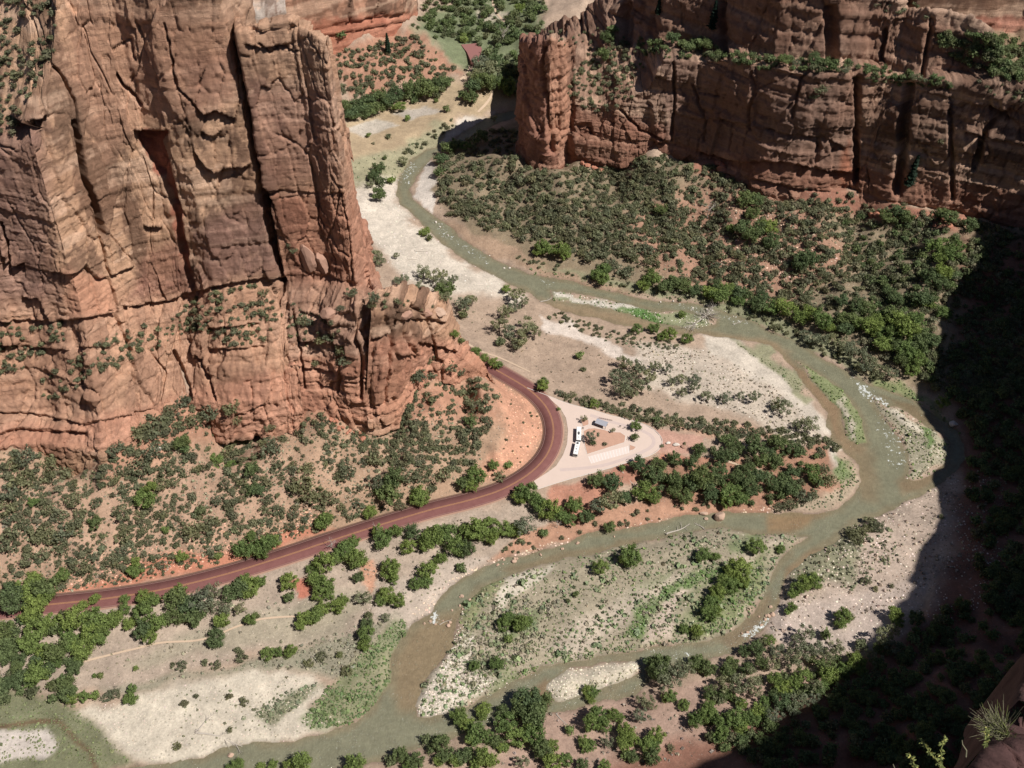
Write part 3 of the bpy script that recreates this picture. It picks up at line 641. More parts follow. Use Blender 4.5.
# the rock nose running down to the road
def ncol(b, z, t, dy=11, back=26, dropz=None):
    p = at_z(b[0], b[1], z); q = at_y(t[0], t[1], p[1]+dy); dz = dropz if dropz is not None else 6
    return [(p[0], p[1]-3, z-14), p, (p[0]*.4+q[0]*.6, p[1]+dy*.35, z+(q[2]-z)*.6), q, (q[0]+2, q[1]+back*.45, q[2]-2), (q[0]+6, q[1]+back, dz), (q[0]+8, q[1]+back+12, -6)]
cN = [ncol((366,406),45,(372,297)), ncol((380,404),45,(392,298)), ncol((398,396),45,(408,301)), ncol((412,372),46,(424,302)), ncol((430,360),45,(442,305),11,22), ncol((446,361),42,(452,330),9,16), ncol((464,368),30,(468,352),6,9), ncol((482,379),19,(484,369),3,5)]
e = cN[-1]; cN.append([(x+2.5, y+1.5, min(z, 8)-1.5) for x, y, z in e])
featsN = [('crack', [(408,400),(412,360),(404,330),(408,304)], 2, 3.5), ('crack', [(436,356),(432,335),(428,318),(410,306)], 2, 4), ('crack', [(385,404),(392,350),(395,310)], 2, 3.5), ('lip', [(395,352),(418,354)], 5, 4), ('lip', [(405,318),(430,318),(446,322)], 4, 3.5), ('lip', [(412,340),(440,345),(460,352)], 4, 3), ('lip', [(370,340),(395,334)], 5, 3)]
sheet('rock_nose', cN, M_rock, .6, (208,160,124), .7, featsN, .6, 500, .6, [([(360,340),(500,340),(500,420),(360,420)], (206,140,110), 10, .65)], 0, None, 200)

# right cliffs
def rc(px, pyb, zb, pyl, pyk, pyt, dl=8, dk=26, dt=42, ztop=None, thin=0):
    b = at_z(px, pyb, zb); X, Y = b[0], b[1]
    l = at_y(px, pyl, Y+dl); k = at_y(px, pyk, Y+dk)
    zt = ztop if ztop else at_y(px, pyt, Y+dt)[2]
    return [(X, Y-4, zb-18), (X, Y, zb), (X, Y+dl, l[2]), (X, Y+dk, max(k[2], l[2]+.5)), (X, Y+dt, zt), (X, Y+dt+(70 if not thin else thin), zt+(3 if not thin else -45))]
P0 = at_z(521,140,28)
RC = []
a = rc(523,138,30,43,41,40,6,12,16,thin=12)
RC.append([(x+8, y+40, z-34) for x, y, z in a]); RC.append([(x-1, y+9, z-(3 if i > 1 else 0)) for i, (x, y, z) in enumerate(a)]); RC.append(a)
RC.append(rc(534,148,32,42,40,39,6,12,16,thin=12)); RC.append(rc(548,153,33,40,38,37,6,14,20,thin=14)); RC.append(rc(561,147,34,44,40,32,6,16,28,thin=18))
RC.append([(x+5, y+14, z) for x, y, z in RC[-1]]); RP = RC; q_ = rc(573,141,38,98,42,24,10,60,90,None,thin=10); RC = [[(x-27, y+46, z-34) for x, y, z in q_], [(x-25, y+28, z-24) for x, y, z in q_]]
RC += [rc(575,141,38,95,48,12,12,60,100,None,thin=12), rc(600,141,40,105,40,2,10,64,100,thin=12), rc(622,144,41,100,38,-6,9,58,86,thin=12), rc(642,142,42,88,42,-12,8,48,66,thin=12), rc(655,141,42,60,50,-30,6,34,46,thin=12), rc(680,143,42,62,47,-30,6,26,38,thin=12),
 rc(707,151,42,60,48,-30,6,24,38,thin=12), rc(732,163,41,62,52,-30,6,22,34,thin=12), rc(757,176,40,68,54,-30,6,22,34,thin=12), rc(790,186,38,76,58,-30,6,24,36,thin=12), rc(820,186,38,75,60,-30,6,24,36,thin=12), rc(848,184,38,75,62,-30,6,22,34,thin=12),
 rc(862,190,37,80,68,-10,12,22,32,thin=12), rc(872,194,36,80,70,9,12,22,34,thin=14), rc(890,200,36,80,72,8,9,20,32,thin=14), rc(908,202,36,82,74,12,9,20,32,thin=14), rc(925,206,35,84,76,18,8,20,30,thin=14), rc(943,210,35,84,72,30,6,16,26,thin=14), rc(958,213,34,88,72,62,6,14,20,thin=14), rc(978,218,34,84,78,74,8,14,18,thin=14), rc(1002,224,34,90,86,82,8,14,18,thin=14), rc(1030,230,34,94,88,84,8,14,18,thin=14), rc(1080,240,34,98,92,84,8,14,18,thin=14), rc(1160,250,34,98,92,84,8,14,18,thin=14)]
featsR = [('crack', [(545,48),(543,80),(548,110),(551,150)], 2.5, 4), ('crack', [(570,30),(571,60),(566,85)], 1.6, 3), ('crack', [(673,62),(675,100),(671,140)], 2, 4), ('crack', [(752,72),(755,95),(748,115),(750,130)], 2, 3.5), ('lip', [(672,112),(700,118),(722,118),(750,125),(770,130),(800,135),(820,138)], 3, 3),
 ('crack', [(693,85),(700,108),(706,118),(704,140)], 1.6, 3), ('crack', [(731,122),(729,150)], 1.3, 2), ('lip', [(700,150),(730,160),(757,160),(780,160),(858,173)], 9, 4.5), ('crack', [(858,78),(857,120),(856,180)], 4, 8), ('lip', [(745,175),(790,186),(830,190)], 4, 3),
 ('crack', [(908,85),(905,120),(903,150),(898,190)], 7, 9), ('crack', [(932,20),(928,45),(922,75)], 3, 6), ('crack', [(885,30),(882,60)], 3, 5), ('crack', [(830,10),(832,60)], 8, 8), ('crack', [(622,5),(625,40)], 9, 9), ('crack', [(720,0),(722,52)], 5, 7), ('crack', [(575,0),(580,28)], 3, 4), ('crack', [(650,15),(648,35)], 4, 4),
 ('crack', [(793,115),(800,80),(808,72)], 2, 3), ('crack', [(820,140),(815,165),(835,150)], 3, 3.5), ('lip', [(820,133),(845,148)], 6, 3), ('crack', [(975,170),(985,130),(1010,110)], 4, 6), ('crack', [(950,110),(953,200)], 3, 4), ('lip', [(965,130),(1000,140),(1060,150)], 8, 5), ('lip', [(990,105),(1024,125),(1080,120)], 8, 6),
 ('lip', [(653,75),(672,80)], 6, 4), ('crack', [(620,110),(640,130),(662,138)], 2, 3), ('bulge', [(650,100),(668,100),(672,140),(655,140)], 3, 3), ('hole', [(575,125),(590,122),(592,135),(578,138)], 2, 4)]
paintsR = [([(520,100),(700,130),(860,165),(1100,210),(1100,270),(500,180)], (172,114,90), 6, .6), ([(546,40),(570,40),(566,150),(550,152)], (198,140,108), 3, .8), ([(510,30),(545,30),(550,155),(515,150)], (178,122,100), 3, .7),  # pillar: light painted in, lit right face paler, shaded left face darker
 ([(500,-60),(880,-60),(880,60),(500,45)], (150,112,92), 12, .6), ([(660,60),(860,72),(860,170),(670,145)], (150,116,98), 5, .8), ([(870,5),(960,20),(960,80),(870,70)], (168,126,102), 8, .6), ([(838,165),(848,140),(852,180),(842,185)], (200,120,84), 4, .8)]
sheet('cliff_pillar', RP, M_rockR, .8, (180,132,108), 1.5, featsR[:1], .6, 720, .6, paintsR[:3], .0)
sheet('canyon_cliff', RC, M_rockR, .8, (162,128,106), 1.0, featsR, 1.15, 700, .8, paintsR, .0)

# far cliffs behind the tower, and the slope and rim beyond the right-hand cliff
def fc(px, py, Y, zt, dt=14): b = at_y(px, py, Y); return [(b[0], Y-4, b[2]-25), b, (b[0], Y+dt, zt), (b[0], Y+dt+100, zt+10)]
FC = [fc(150,52,700,150), fc(240,46,715,150), fc(300,44,730,150), fc(345,42,745,150), fc(385,36,765,148), fc(404,30,780,146), fc(413,26,800,140)]
e = FC[-1]; FC.append([(x+4, y+18, z) for x, y, z in e]); FC.append([(x-16, y+90, z) for x, y, z in e])
sheet('far_cliff', FC, M_rock, 1.5, (200,146,114), .7, [('crack', [(349,-10),(350,24)], 1.2, 5), ('crack', [(372,25),(380,0)], 1, 3), ('lip', [(330,22),(355,20),(395,14),(412,12)], 3, 2.5), ('lip', [(318,35),(345,32),(380,26),(412,20)], 3, 3)], .8, 900, 1.0, [([(300,22),(420,12),(420,50),(300,60)], (200,118,88), 4, .7)], 0)
pale = [(at_y(px, py, Y)) for px, py, Y in ((205,30,640),(235,22,645),(262,14,650),(285,8,660))]
sheet('pale_bench', [[(x, y-2, z-30), (x, y, z), (x, y+20, z+22), (x, y+80, z+30)] for x, y, z in pale], M_rock, 1.5, (206,190,176), .8, (), .4, 950, .8, [], 0)
FR = []
for px in (860, 900, 935, 975, 1010, 1060, 1140, 1230):
    b = at_y(px, 110+(px-900)*.06, 575); c = at_y(px, 30+(px-900)*.02, 650); FR.append([(b[0], 560, b[2]-60), b, (c[0], 650, c[2]), (c[0], 656, c[2]+4), (c[0], 668, c[2]+80), (c[0], 760, c[2]+84)])
sheet('side_canyon_slope', FR, M_rockR, 1.6, (160,124,98), .7, [('crack', [(912,-5),(908,15)], 4, 8), ('lip', [(930,20),(980,24),(1024,28)], 4, 4)], .8, 970, 1.2, [([(850,24),(1300,38),(1300,160),(850,140)], (140,120,92), 3, .8), ([(900,15),(1300,22),(1300,34),(900,26)], (176,106,84), 2, .7)], 0)

# the ridge the photographer stands on: its shadow lies over the right of the valley
CR = [(-900,-160,400),(-300,-60,420),(-60,-14,427),(-8,-3.0,427.4),(8,-3.0,427.4),(60,-12,427),(150,-6,415)]
for (bx, by, bz, la) in ((672,778,4,385),(745,738,8,345),(805,697,8,300),(855,655,8,262),(898,598,6,225),(925,545,5,195),(944,500,5,175),(940,478,3,170),(948,440,3,165),(932,405,7,165),(926,370,10,165),(940,310,16,160),(958,250,26,160),(976,215,34,165)):
    q_ = np.array(at_z(bx, by, bz))+SUN*la
    CR.append(tuple(q_)); print('crest', np.round(q_), 'foot px', round(float(project(q_[0], q_[1], 0)[0])), round(float(project(q_[0], q_[1], q_[2])[0])))
CR += [(CR[-1][0]+60, CR[-1][1]+90, CR[-1][2]+40), (CR[-1][0]+260, CR[-1][1]+240, CR[-1][2]+80)]
rcols = []
for i, (x, y, z) in enumerate(CR):
    a = np.array(CR[max(i-1, 0)][:2]); b = np.array(CR[min(i+1, len(CR)-1)][:2]); t = (b-a)/np.linalg.norm(b-a); n = np.array([t[1], -t[0]])
    q = n*140
    rcols.append([(x, y, -20 if i < 6 else -10), (x, y, 40), (x, y, z-2), (x+n[0]*1.5, y+n[1]*1.5, z), (x+q[0], y+q[1], z-6), (x+q[0]*3, y+q[1]*3, z-60)])
NN = np.array(rcols)
def ridge():
    # plain displaced sheet
    nc, nrow, _ = NN.shape; us = np.linspace(0, nc-1, 420); vs = np.concatenate([np.linspace(0, 3, 120), np.linspace(3.1, 5, 40)])
    ui = np.minimum(us.astype(int), nc-2); uf = (us-ui)[:, None, None]; vi = np.minimum(vs.astype(int), nrow-2); vf = (vs-vi)[None, :, None]
    P = (NN[ui][:, vi]*(1-uf)+NN[ui+1][:, vi]*uf)*(1-vf)+(NN[ui][:, vi+1]*(1-uf)+NN[ui+1][:, vi+1]*uf)*vf
    amp = np.clip(np.hypot(P[..., 0], P[..., 1])/60-.15, 0, 1)
    f1, f2, cid, _, _ = worley(P[..., 0]/22+P[..., 1]/22, P[..., 2]/30, 5)
    d = (cid-.5)*5+(fbm(P[..., 0]/14, P[..., 1]/14+P[..., 2]/14, 4, 8)-.5)*8
    P[..., 0] += d*amp; P[..., 2] += (fbm(P[..., 0]/16, P[..., 1]/16, 4, 12)-.5)*7*np.clip(amp, 0, 1)*(vs[None, :] > 1.5)
    c = np.broadcast_to(alb((140, 96, 80)), P.shape).reshape(-1, 3)
    o = link('near_ridge', mesh_np('near_ridge', P.reshape(-1, 3), gridfaces(*P.shape[:2]), [M_rock], c)); tag(o, kind='structure')
ridge()

# ---------------------------------------------------------------- road, markings, stop
def ribbon(name, line, half, z, mat, thick=0, zfun=None):
    L = np.array(line); t = np.gradient(L, axis=0); t /= np.linalg.norm(t, axis=1, keepdims=True)+1e-9; n = np.stack([-t[:, 1], t[:, 0]], 1)
    offs = [-half, half] if np.isscalar(half) else list(half)
    zz = np.full(len(L), z) if zfun is None else None
    rows = []
    cross = [(offs[0], -thick), (offs[0], 0), (offs[1], 0), (offs[1], -thick)] if thick else [(offs[0], 0), ((offs[0]+offs[1])/2, 0), (offs[1], 0)]
    for o, dz in cross:
        q = L+n*o
        zq = (np.full(len(L), z) if zfun is None else zfun(q[:, 0], q[:, 1])+z)+dz
        rows.append(np.column_stack([q, zq]))
    V = np.stack(rows, 1); return mesh_np(name, V.reshape(-1, 3), gridfaces(len(L), len(cross)), [mat])
def asphalt():
    m, nt, b = nodemat('red_asphalt'); pos = nt.nodes.new('ShaderNodeTexCoord').outputs['Object']
    n = noise(nt, .3, 6, .7, pos); n2 = noise(nt, 4, 3, .6, pos)
    c = mixc(nt, maprange(nt, n, .3, .7, 0, 1), tuple(alb((128, 78, 74))), tuple(alb((142, 90, 84)))); c = mul(nt, c, maprange(nt, n2, .2, .8, .88, 1.1))
    nt.links.new(c, b.inputs['Base Color']); b.inputs['Roughness'].default_value = .85; return m
M_asph = asphalt(); M_yel = plain('yellow_paint', (196, 140, 86), .6, .12, 2); M_conc = plain('pale_concrete', (226, 200, 184), .85, .07, .25); M_kerb = plain('kerb_concrete', (226, 214, 204), .8, .06)
M_white = plain('white_paint', (246, 240, 236), .6, .05); M_should = plain('shoulder_gravel', (180, 138, 116), .95, .15, .8)
lk = tag(link('road_shoulder', ribbon('road_shoulder', road_w, 6.0, RZ-.01, M_should, .5)), kind='structure')
tag(link('road', ribbon('road', road_w, 5.1, RZ+.05, M_asph, .3)), kind='structure')
tag(link('road_marking', ribbon('road_marking', road_w, (-.36, -.14), RZ+.07, M_yel)), kind='structure')
tag(link('road_marking', ribbon('road_marking', road_w, (.14, .36), RZ+.07, M_yel)), kind='structure')
M_edge = plain('edge_paint', (176, 136, 124), .6, .1)
tag(link('road_marking', ribbon('road_marking', road_w, (4.5, 4.68), RZ+.07, M_edge)), kind='structure')
tag(link('road_marking', ribbon('road_marking', road_w, (-4.68, -4.5), RZ+.07, M_edge)), kind='structure')
def slab(name, poly, z0, z1, mat):
    n = len(poly); me = bpy.data.meshes.new(name)
    v = [(x, y, z0) for x, y in poly]+[(x, y, z1) for x, y in poly]
    f = [tuple(range(n, 2*n))]+[(i, (i+1) % n, n+(i+1) % n, n+i) for i in range(n)]
    me.from_pydata(v, [], f); me.materials.append(mat)
    import bmesh
    bm = bmesh.new(); bm.from_mesh(me); bmesh.ops.triangulate(bm, faces=[q for q in bm.faces if len(q.verts) > 4]); bmesh.ops.recalc_face_normals(bm, faces=bm.faces); bm.to_mesh(me); bm.free()
    return link(name, me)
def poly_z(P, z=RZ): return [at_z(x, y, z)[:2] for x, y in P]
def inset(poly, d):
    P = np.array(poly); c = P.mean(0); r = np.linalg.norm(P-c, axis=1, keepdims=True); return [tuple(q) for q in c+(P-c)*(1-d/r)]
tag(slab('bus_loop_pavement', lot_w, RZ-.6, RZ+.03, M_conc), kind='structure')
M_bed = plain('bed_soil', (206, 158, 132), .95, .2, .6)
for bp in (bed1, bed2, bed0):
    q = poly_z(bp); tag(slab('kerb', q, RZ-.1, RZ+.15, M_kerb), kind='structure'); tag(slab('planting_soil', inset(q, .35), RZ, RZ+.2, M_bed), kind='structure')
M_bay = plain('bay_concrete', (236, 216, 204), .8, .04, .3)
bay = poly_z([(588.5,456.5),(628,446),(629,453),(591.5,463.5)]); tag(slab('parking_bay', bay, RZ, RZ+.036, M_bay), kind='structure')
b4 = [np.array(p) for p in bay]
for k in range(14):
    t = k/13; a = b4[0]*(1-t)+b4[1]*t; b = b4[3]*(1-t)+b4[2]*t
    me = ribbon('bay_line', [a*(1-s)+b*s for s in (0, .5, 1)], .11, RZ+.042, M_white); tag(link('bay_line', me), kind='structure')
# kerb of the loop on its north side
lw = np.array(lot_w)
tag(link('kerb', ribbon('kerb', catmull(lw[0:17], 4), (.0, .3), RZ+.16, M_kerb, .3)), kind='structure')
# ledges of darker worn wheel tracks on the loop
M_track = plain('worn_concrete', (214, 190, 180), .85, .08, .4)
trk = catmull([at_z(x, y, RZ)[:2] for x, y in ((560,470),(600,466),(635,455),(652,446),(652,437),(640,430),(612,422),(590,415))], 8)
tag(link('wheel_track', ribbon('wheel_track', trk, 1.0, RZ+.036, M_track)), kind='structure')

bpy.context.view_layer.update()
dg = bpy.context.evaluated_depsgraph_get(); SC = bpy.context.scene
CAM = Vector((0, 0, CZ))
def cast(px, py):
    d = Vector(raydir(px, py)).normalized()
    o = CAM+d*60
    for _ in range(3):
        ok, p, n, i, ob, _m = SC.ray_cast(dg, o, d)
        if not ok: return None
        if ob.name.startswith('near_ridge'): o = p+d*.5; continue
        return p, n, ob.name
    return None
def drop(x, y, ztop=500):
    o = Vector((x, y, ztop))
    ok, p, n, i, ob, _m = SC.ray_cast(dg, o, Vector((0, 0, -1)))
    return (p, n, ob.name) if ok else None
def put(px, py, zc):
    """ground point under something whose middle, zc above ground, is seen at this pixel"""
    h = cast(px, py)
    if not h: return None
    p, n, nm = h; d = Vector(raydir(px, py)).normalized()
    dist = (p-CAM).length
    if nm in ('ground', 'river', 'road', 'road_shoulder', 'bus_loop_pavement', 'planting_soil'):
        q = p-d*(zc/abs(d.z)); g = drop(q.x, q.y)
        if g and g[2] not in ('cliff_wall', 'cliff_tower', 'canyon_cliff', 'rock_nose', 'near_ridge'): return g[0], dist, nm
    return p, dist, nm
# footpaths draped over the ground
def gridat(A, x, y):
    x = np.asarray(x, float); y = np.asarray(y, float)
    i = np.clip(np.searchsorted(gx, x)-1, 0, len(gx)-2); j = np.clip(np.searchsorted(gy, y)-1, 0, len(gy)-2)
    u = (x-gx[i])/(gx[i+1]-gx[i]); v = (y-gy[j])/(gy[j+1]-gy[j])
    return (A[i, j]*(1-u)+A[i+1, j]*u)*(1-v)+(A[i, j+1]*(1-u)+A[i+1, j+1]*u)*v
def gz(x, y): return gridat(Z, x, y)
def gcast(px, py):
    z = 5.
    for _ in range(12):
        p = at_z(px, py, z); z = .5*z+.5*float(gridat(Z, p[0], p[1]))
    return at_z(px, py, z)
M_path = plain('footpath_dirt', (212, 182, 152), .95, .1, 1)
for pl, hw in (([(75,664),(98,658),(135,649),(160,643),(205,639),(236,627),(262,619),(300,616)], .7), ([(375,288),(392,296),(405,304),(425,318),(450,332),(478,350),(500,358),(530,372)], 1.0), ([(478,112),(486,104),(492,95),(494,88)], 1.3), ([(493,0),(494,8),(499,16),(505,22)], 1.6), ([(461,80),(468,74),(471,66)], 2.4), ([(700,455),(722,460),(745,467),(762,470)], 1.0)):
    ln = catmull([gcast(x, y)[:2] for x, y in pl], 14)
    tag(link('footpath', ribbon('footpath', ln, hw*.7, .16, M_path, 0, gz)), kind='structure')
# red-surfaced far car park
q = [cast(x, y)[0] for x, y in ((461,45),(478,45),(482,50),(478,66),(471,66),(467,54))]; zq = max(p.z for p in q)+.4
tag(slab('car_park', [(p.x, p.y) for p in q], zq-6, zq, plain('red_car_park', (158,104,98), .85, .1)), kind='structure')
print('setting', round(time.time()-T0, 1))
bpy.context.view_layer.update(); dg = bpy.context.evaluated_depsgraph_get()
#PART2
# ---------------------------------------------------------------- vegetation prototypes
def crown_arrays(seed, nl, nq, rr, q=.12, zc=1.05, flat=.8, spread=.55, lobe=.48, core=True):
    """leaf clumps as many small quads over several lobes; unit crown radius 1"""
    g = np.random.default_rng(seed); Vs = []; Fs = []; sh = []; n0 = 0
    lobes = []
    for i in range(nl):
        a = 2*math.pi*(i/nl)+g.uniform(-.4, .4); d = spread*math.sqrt(g.uniform(.05, 1)); zz = g.uniform(-.5, .55)*flat
        if i == 0: d = 0; zz = .35*flat
        lobes.append((math.cos(a)*d, math.sin(a)*d, zc+zz*(1-.4*d), lobe*g.uniform(.55, 1.3)))
    per = nq//nl
    for (lx, ly, lz, lr) in lobes:
        d = g.normal(size=(per, 3)); d /= np.linalg.norm(d, axis=1, keepdims=True)
        rad = lr*(1-g.normal(.05, .26, per).clip(-.45, .8))*(.82+.36*vn(d[:, 0]*3+lx*9+9, d[:, 1]*3+d[:, 2]*3+9, seed))
        c = d*rad[:, None]*[1, 1, .85]+[lx, ly, lz]
        nn = d+g.normal(0, .55, (per, 3)); nn /= np.linalg.norm(nn, axis=1, keepdims=True)
        u = np.cross(nn, g.normal(size=(per, 3))); u /= np.linalg.norm(u, axis=1, keepdims=True); v = np.cross(nn, u)
        s = q*g.uniform(.55, 1.3, per)[:, None]; a2 = g.uniform(.6, 1., per)[:, None]
        qd = np.stack([c-u*s-v*s*a2, c+u*s*.8-v*s*a2*.9, c+u*s+v*s*a2, c-u*s*.7+v*s*a2*.8], 1).reshape(-1, 3)
        Vs.append(qd); Fs.append(np.arange(per*4).reshape(-1, 4)+n0); n0 += per*4
        sh.append(np.repeat(np.clip(g.normal(.5, .22, per)+(g.uniform()-.5)*.35, 0, 1), 4))
        if core:
            m = 6; th = np.linspace(0, 2*math.pi, m, endpoint=False); k = lr*.5
            ringp = [[(lx, ly, lz-k*.8)]*m]+[[(lx+k*cr*math.cos(t), ly+k*cr*math.sin(t), lz+k*.8*cz) for t in th] for cr, cz in ((.85, -.45), (.9, .4))]+[[(lx, ly, lz+k*.85)]*m]
            vv = np.array(ringp).reshape(-1, 3); ff = [(r*m+i, r*m+(i+1) % m, (r+1)*m+(i+1) % m, (r+1)*m+i) for r in range(3) for i in range(m)]
            Vs.append(vv); Fs.append(np.array(ff)+n0); n0 += len(vv); sh.append(np.full(len(vv), .1))  # opaque core blocks light; inner crown shade put into its darker tone
    V = np.concatenate(Vs); Ff = np.concatenate(Fs); S = np.concatenate(sh)
    rmax = np.percentile(np.hypot(V[:, 0], V[:, 1]), 97); V[:, :2] /= rmax
    return V, Ff, S, lobes
def trunk_mesh(name, lobes, top, r=.05, seed=0, nb=5):
    g = random.Random(seed); mb = MB(); lx = g.uniform(-.08, .08)
    mb.tube([(0, 0, -.12), (lx*.4, .02, top*.35), (lx, -.02, top*.7), (lx*1.2, 0, top)], [r*1.3, r, r*.75, r*.35], 7)
    for (x, y, z, rr) in lobes[:nb]:
        mb.tube([(lx*.5, 0, top*.42), (x*.5, y*.5, (top*.45+z)*.5), (x*.9, y*.9, z)], [r*.6, r*.42, r*.18], 5)
    me = bpy.data.meshes.new(name); me.from_pydata([tuple(p) for p in mb.v], [], mb.f); me.materials.append(M_bark); return me
PROTO = {}
def mk(kind, n, mat, **kw):
    PROTO[kind] = []
    for i in range(n):
        a = dict(kw); tr = a.pop('trunk', .05); top = a.pop('top', 1.0)
        V, Ff, S, lobes = crown_arrays(hash_(kind)+i*31, **a)
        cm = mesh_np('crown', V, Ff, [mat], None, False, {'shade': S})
        PROTO[kind].append((cm, trunk_mesh('trunk', lobes, top, tr, i), (V, Ff, S)))
def hash_(k): return sum(ord(c)*7 for c in k)*13
mk('G', 8, M_leafG, nl=21, nq=2100, rr=1, q=.058, zc=.95, flat=.95, spread=.9, lobe=.28)
mk('B', 8, M_leafB, nl=19, nq=1900, rr=1, q=.06, zc=.9, flat=.9, spread=.88, lobe=.29)
mk('D', 6, M_leafD, nl=12, nq=1000, rr=1, q=.06, zc=1.2, flat=.8, spread=.95, lobe=.25, core=False, trunk=.055, top=1.2)
mk('C', 8, M_leafC, nl=11, nq=460, rr=1, q=.085, zc=.5, flat=.5, spread=.9, lobe=.32, trunk=.05, top=.5, core=False)
mk('S', 4, M_leafS, nl=5, nq=140, rr=1, q=.13, zc=.45, flat=.4, spread=.6, lobe=.42, trunk=.04, top=.45, core=False)
def pine_mesh(seed):
    g = np.random.default_rng(seed); V = []; n = 0; F_ = []; S = []
    for k in range(1100):
        t = g.uniform(.08, 1); R_ = (1-t)*.95+.05; a = g.uniform(0, 6.283); lay = .75+.25*math.sin(t*60); r = R_*math.sqrt(g.uniform(.1, 1))*lay
        c = np.array([math.cos(a)*r, math.sin(a)*r, t*4.6]); u = np.array([math.cos(a), math.sin(a), -.35])*.16; v = np.array([-math.sin(a), math.cos(a), g.uniform(-.4, .4)])*.09
        V += [c-u-v, c+u-v, c+u+v, c-u+v]; S += [g.uniform(.1, .9)]*4
    V = np.array(V); return V, np.arange(len(V)).reshape(-1, 4), np.array(S)
PROTO['P'] = []
for i in range(2):
    V, Ff, S = pine_mesh(i); mb = MB(); mb.tube([(0, 0, -.2), (0, 0, 2.4), (.02, 0, 4.6)], [.13, .08, .02])
    tm = bpy.data.meshes.new('trunk'); tm.from_pydata([tuple(p) for p in mb.v], [], mb.f); tm.materials.append(M_bark)
    PROTO['P'].append((mesh_np('crown', V, Ff, [M_leafP], None, False, {'shade': S}), tm, (V, Ff, S)))

KN = {'G': ('cottonwood_tree', 'tree', 'bright green leafy tree', .95), 'B': ('bushy_tree', 'tree', 'dark green bushy tree', .9), 'D': ('open_crowned_tree', 'tree', 'pale olive tree', 1.15),
      'C': ('shrub', 'shrub', 'grey-green rounded shrub', .5), 'P': ('pine_tree', 'pine tree', 'slim dark conifer', 2.0)}
# zones: (polygon, words) first match names where a plant stands
ZN = [([(575,414),(664,424),(664,456),(580,458)], 'on the bus loop island'), ([(930,30),(1040,40),(1040,86),(950,70)], 'on the high green slope behind the right cliff'),
 ([(570,-5),(960,-5),(960,92),(640,70),(630,135),(565,135)], 'on a ledge of the right-hand cliff'), ([(-50,-5),(65,-5),(60,60),(30,150),(-50,160)], 'on the rocky ledge high at the upper left'),
 ([(-50,300),(380,270),(480,300),(400,402),(235,405),(100,450),(-50,440)], 'on the rock ledge below the tall left cliff'),
 ([(315,0),(440,0),(440,84),(325,135)], 'at the foot of the far cliff'), ([(440,-10),(560,-10),(545,105),(440,105)], 'in the far valley beyond the river'), ([(335,84),(540,84),(470,140),(400,200),(340,200)], 'on the meadow left of the upper river'),
 ([(360,190),(500,250),(545,300),(560,380),(420,330),(370,290)], 'on the flat behind the rock nose'), ([(430,120),(560,120),(860,190),(960,215),(1100,240),(1100,470),(860,380),(700,305),(520,262),(420,200)], 'on the slope under the right-hand cliff'),
 ([(540,290),(860,380),(860,470),(760,432),(570,396),(530,370)], 'on the sandy flat inside the river bend'), ([(540,378),(860,432),(860,515),(640,520),(540,500),(540,485),(664,456),(664,430),(570,400)], 'between the bus loop and the river'),
 ([(-50,430),(500,360),(560,440),(500,488),(300,545),(-50,605)], 'on the red slope above the road'), ([(-50,590),(250,560),(250,680),(-50,700)], 'below the road at the lower left'), ([(250,560),(430,508),(560,480),(570,545),(400,640),(250,680)], 'between the road and the river'),
 ([(440,520),(800,520),(790,600),(650,665),(430,720)], 'on the scrubby river island'), ([(-50,660),(410,610),(400,720),(250,745),(-50,760)], 'beside the white gravel bank'), ([(860,380),(970,400),(970,480),(880,480)], 'on the gravel bar at the bend'),
 ([(760,500),(1100,440),(1100,640),(760,640)], 'on the pale bank right of the river'), ([(-50,730),(1100,620),(1100,900),(-50,900)], 'on the near bank at the bottom')]
from collections import defaultdict
def inpoly(x, y, P):
    c = False; n = len(P)
    for i in range(n):
        x1, y1 = P[i]; x2, y2 = P[(i+1) % n]
        if (y1 > y) != (y2 > y) and x < (x2-x1)*(y-y1)/(y2-y1)+x1: c = not c
    return c
def zone(px, py):
    for i, (P, w_) in enumerate(ZN):
        if inpoly(px, py, P): return w_
    return 'by the river'
PL = []     # planned plants: kind, point, radius m, px, py, rpx
def plan(kind, px, py, rpx=None, rm=None, cliff=False, scat=False):
    h = cast(px, py)
    if not h: return
    dist = (h[0]-CAM).length; r = rm if rm else rpx*dist/F*.93
    if rpx is None: rpx = rm*F/dist
    zc = KN[kind][3]*r*.9 if kind in KN else .4*r
    g = put(px, py, zc)
    if not g: return
    p, dist, nm = g
    if scat:
        if nm in ('river', 'road', 'road_shoulder', 'bus_loop_pavement', 'parking_bay', 'kerb', 'road_marking', 'footpath', 'car_park', 'bay_line', 'wheel_track', 'near_ridge'): return
        if nm != 'ground' and not cliff: return
        if nm == 'ground':
            if gridat(D_riv, p.x, p.y) < .4 or gridat(dflat, p.x, p.y) < .8+r*.5: return
    PL.append((kind, p, r, px, py, rpx))
def T(ox, oy, items):
    for X, Y, R_, k in items: plan(k, ox+X/4, oy+Y/4, R_/4)
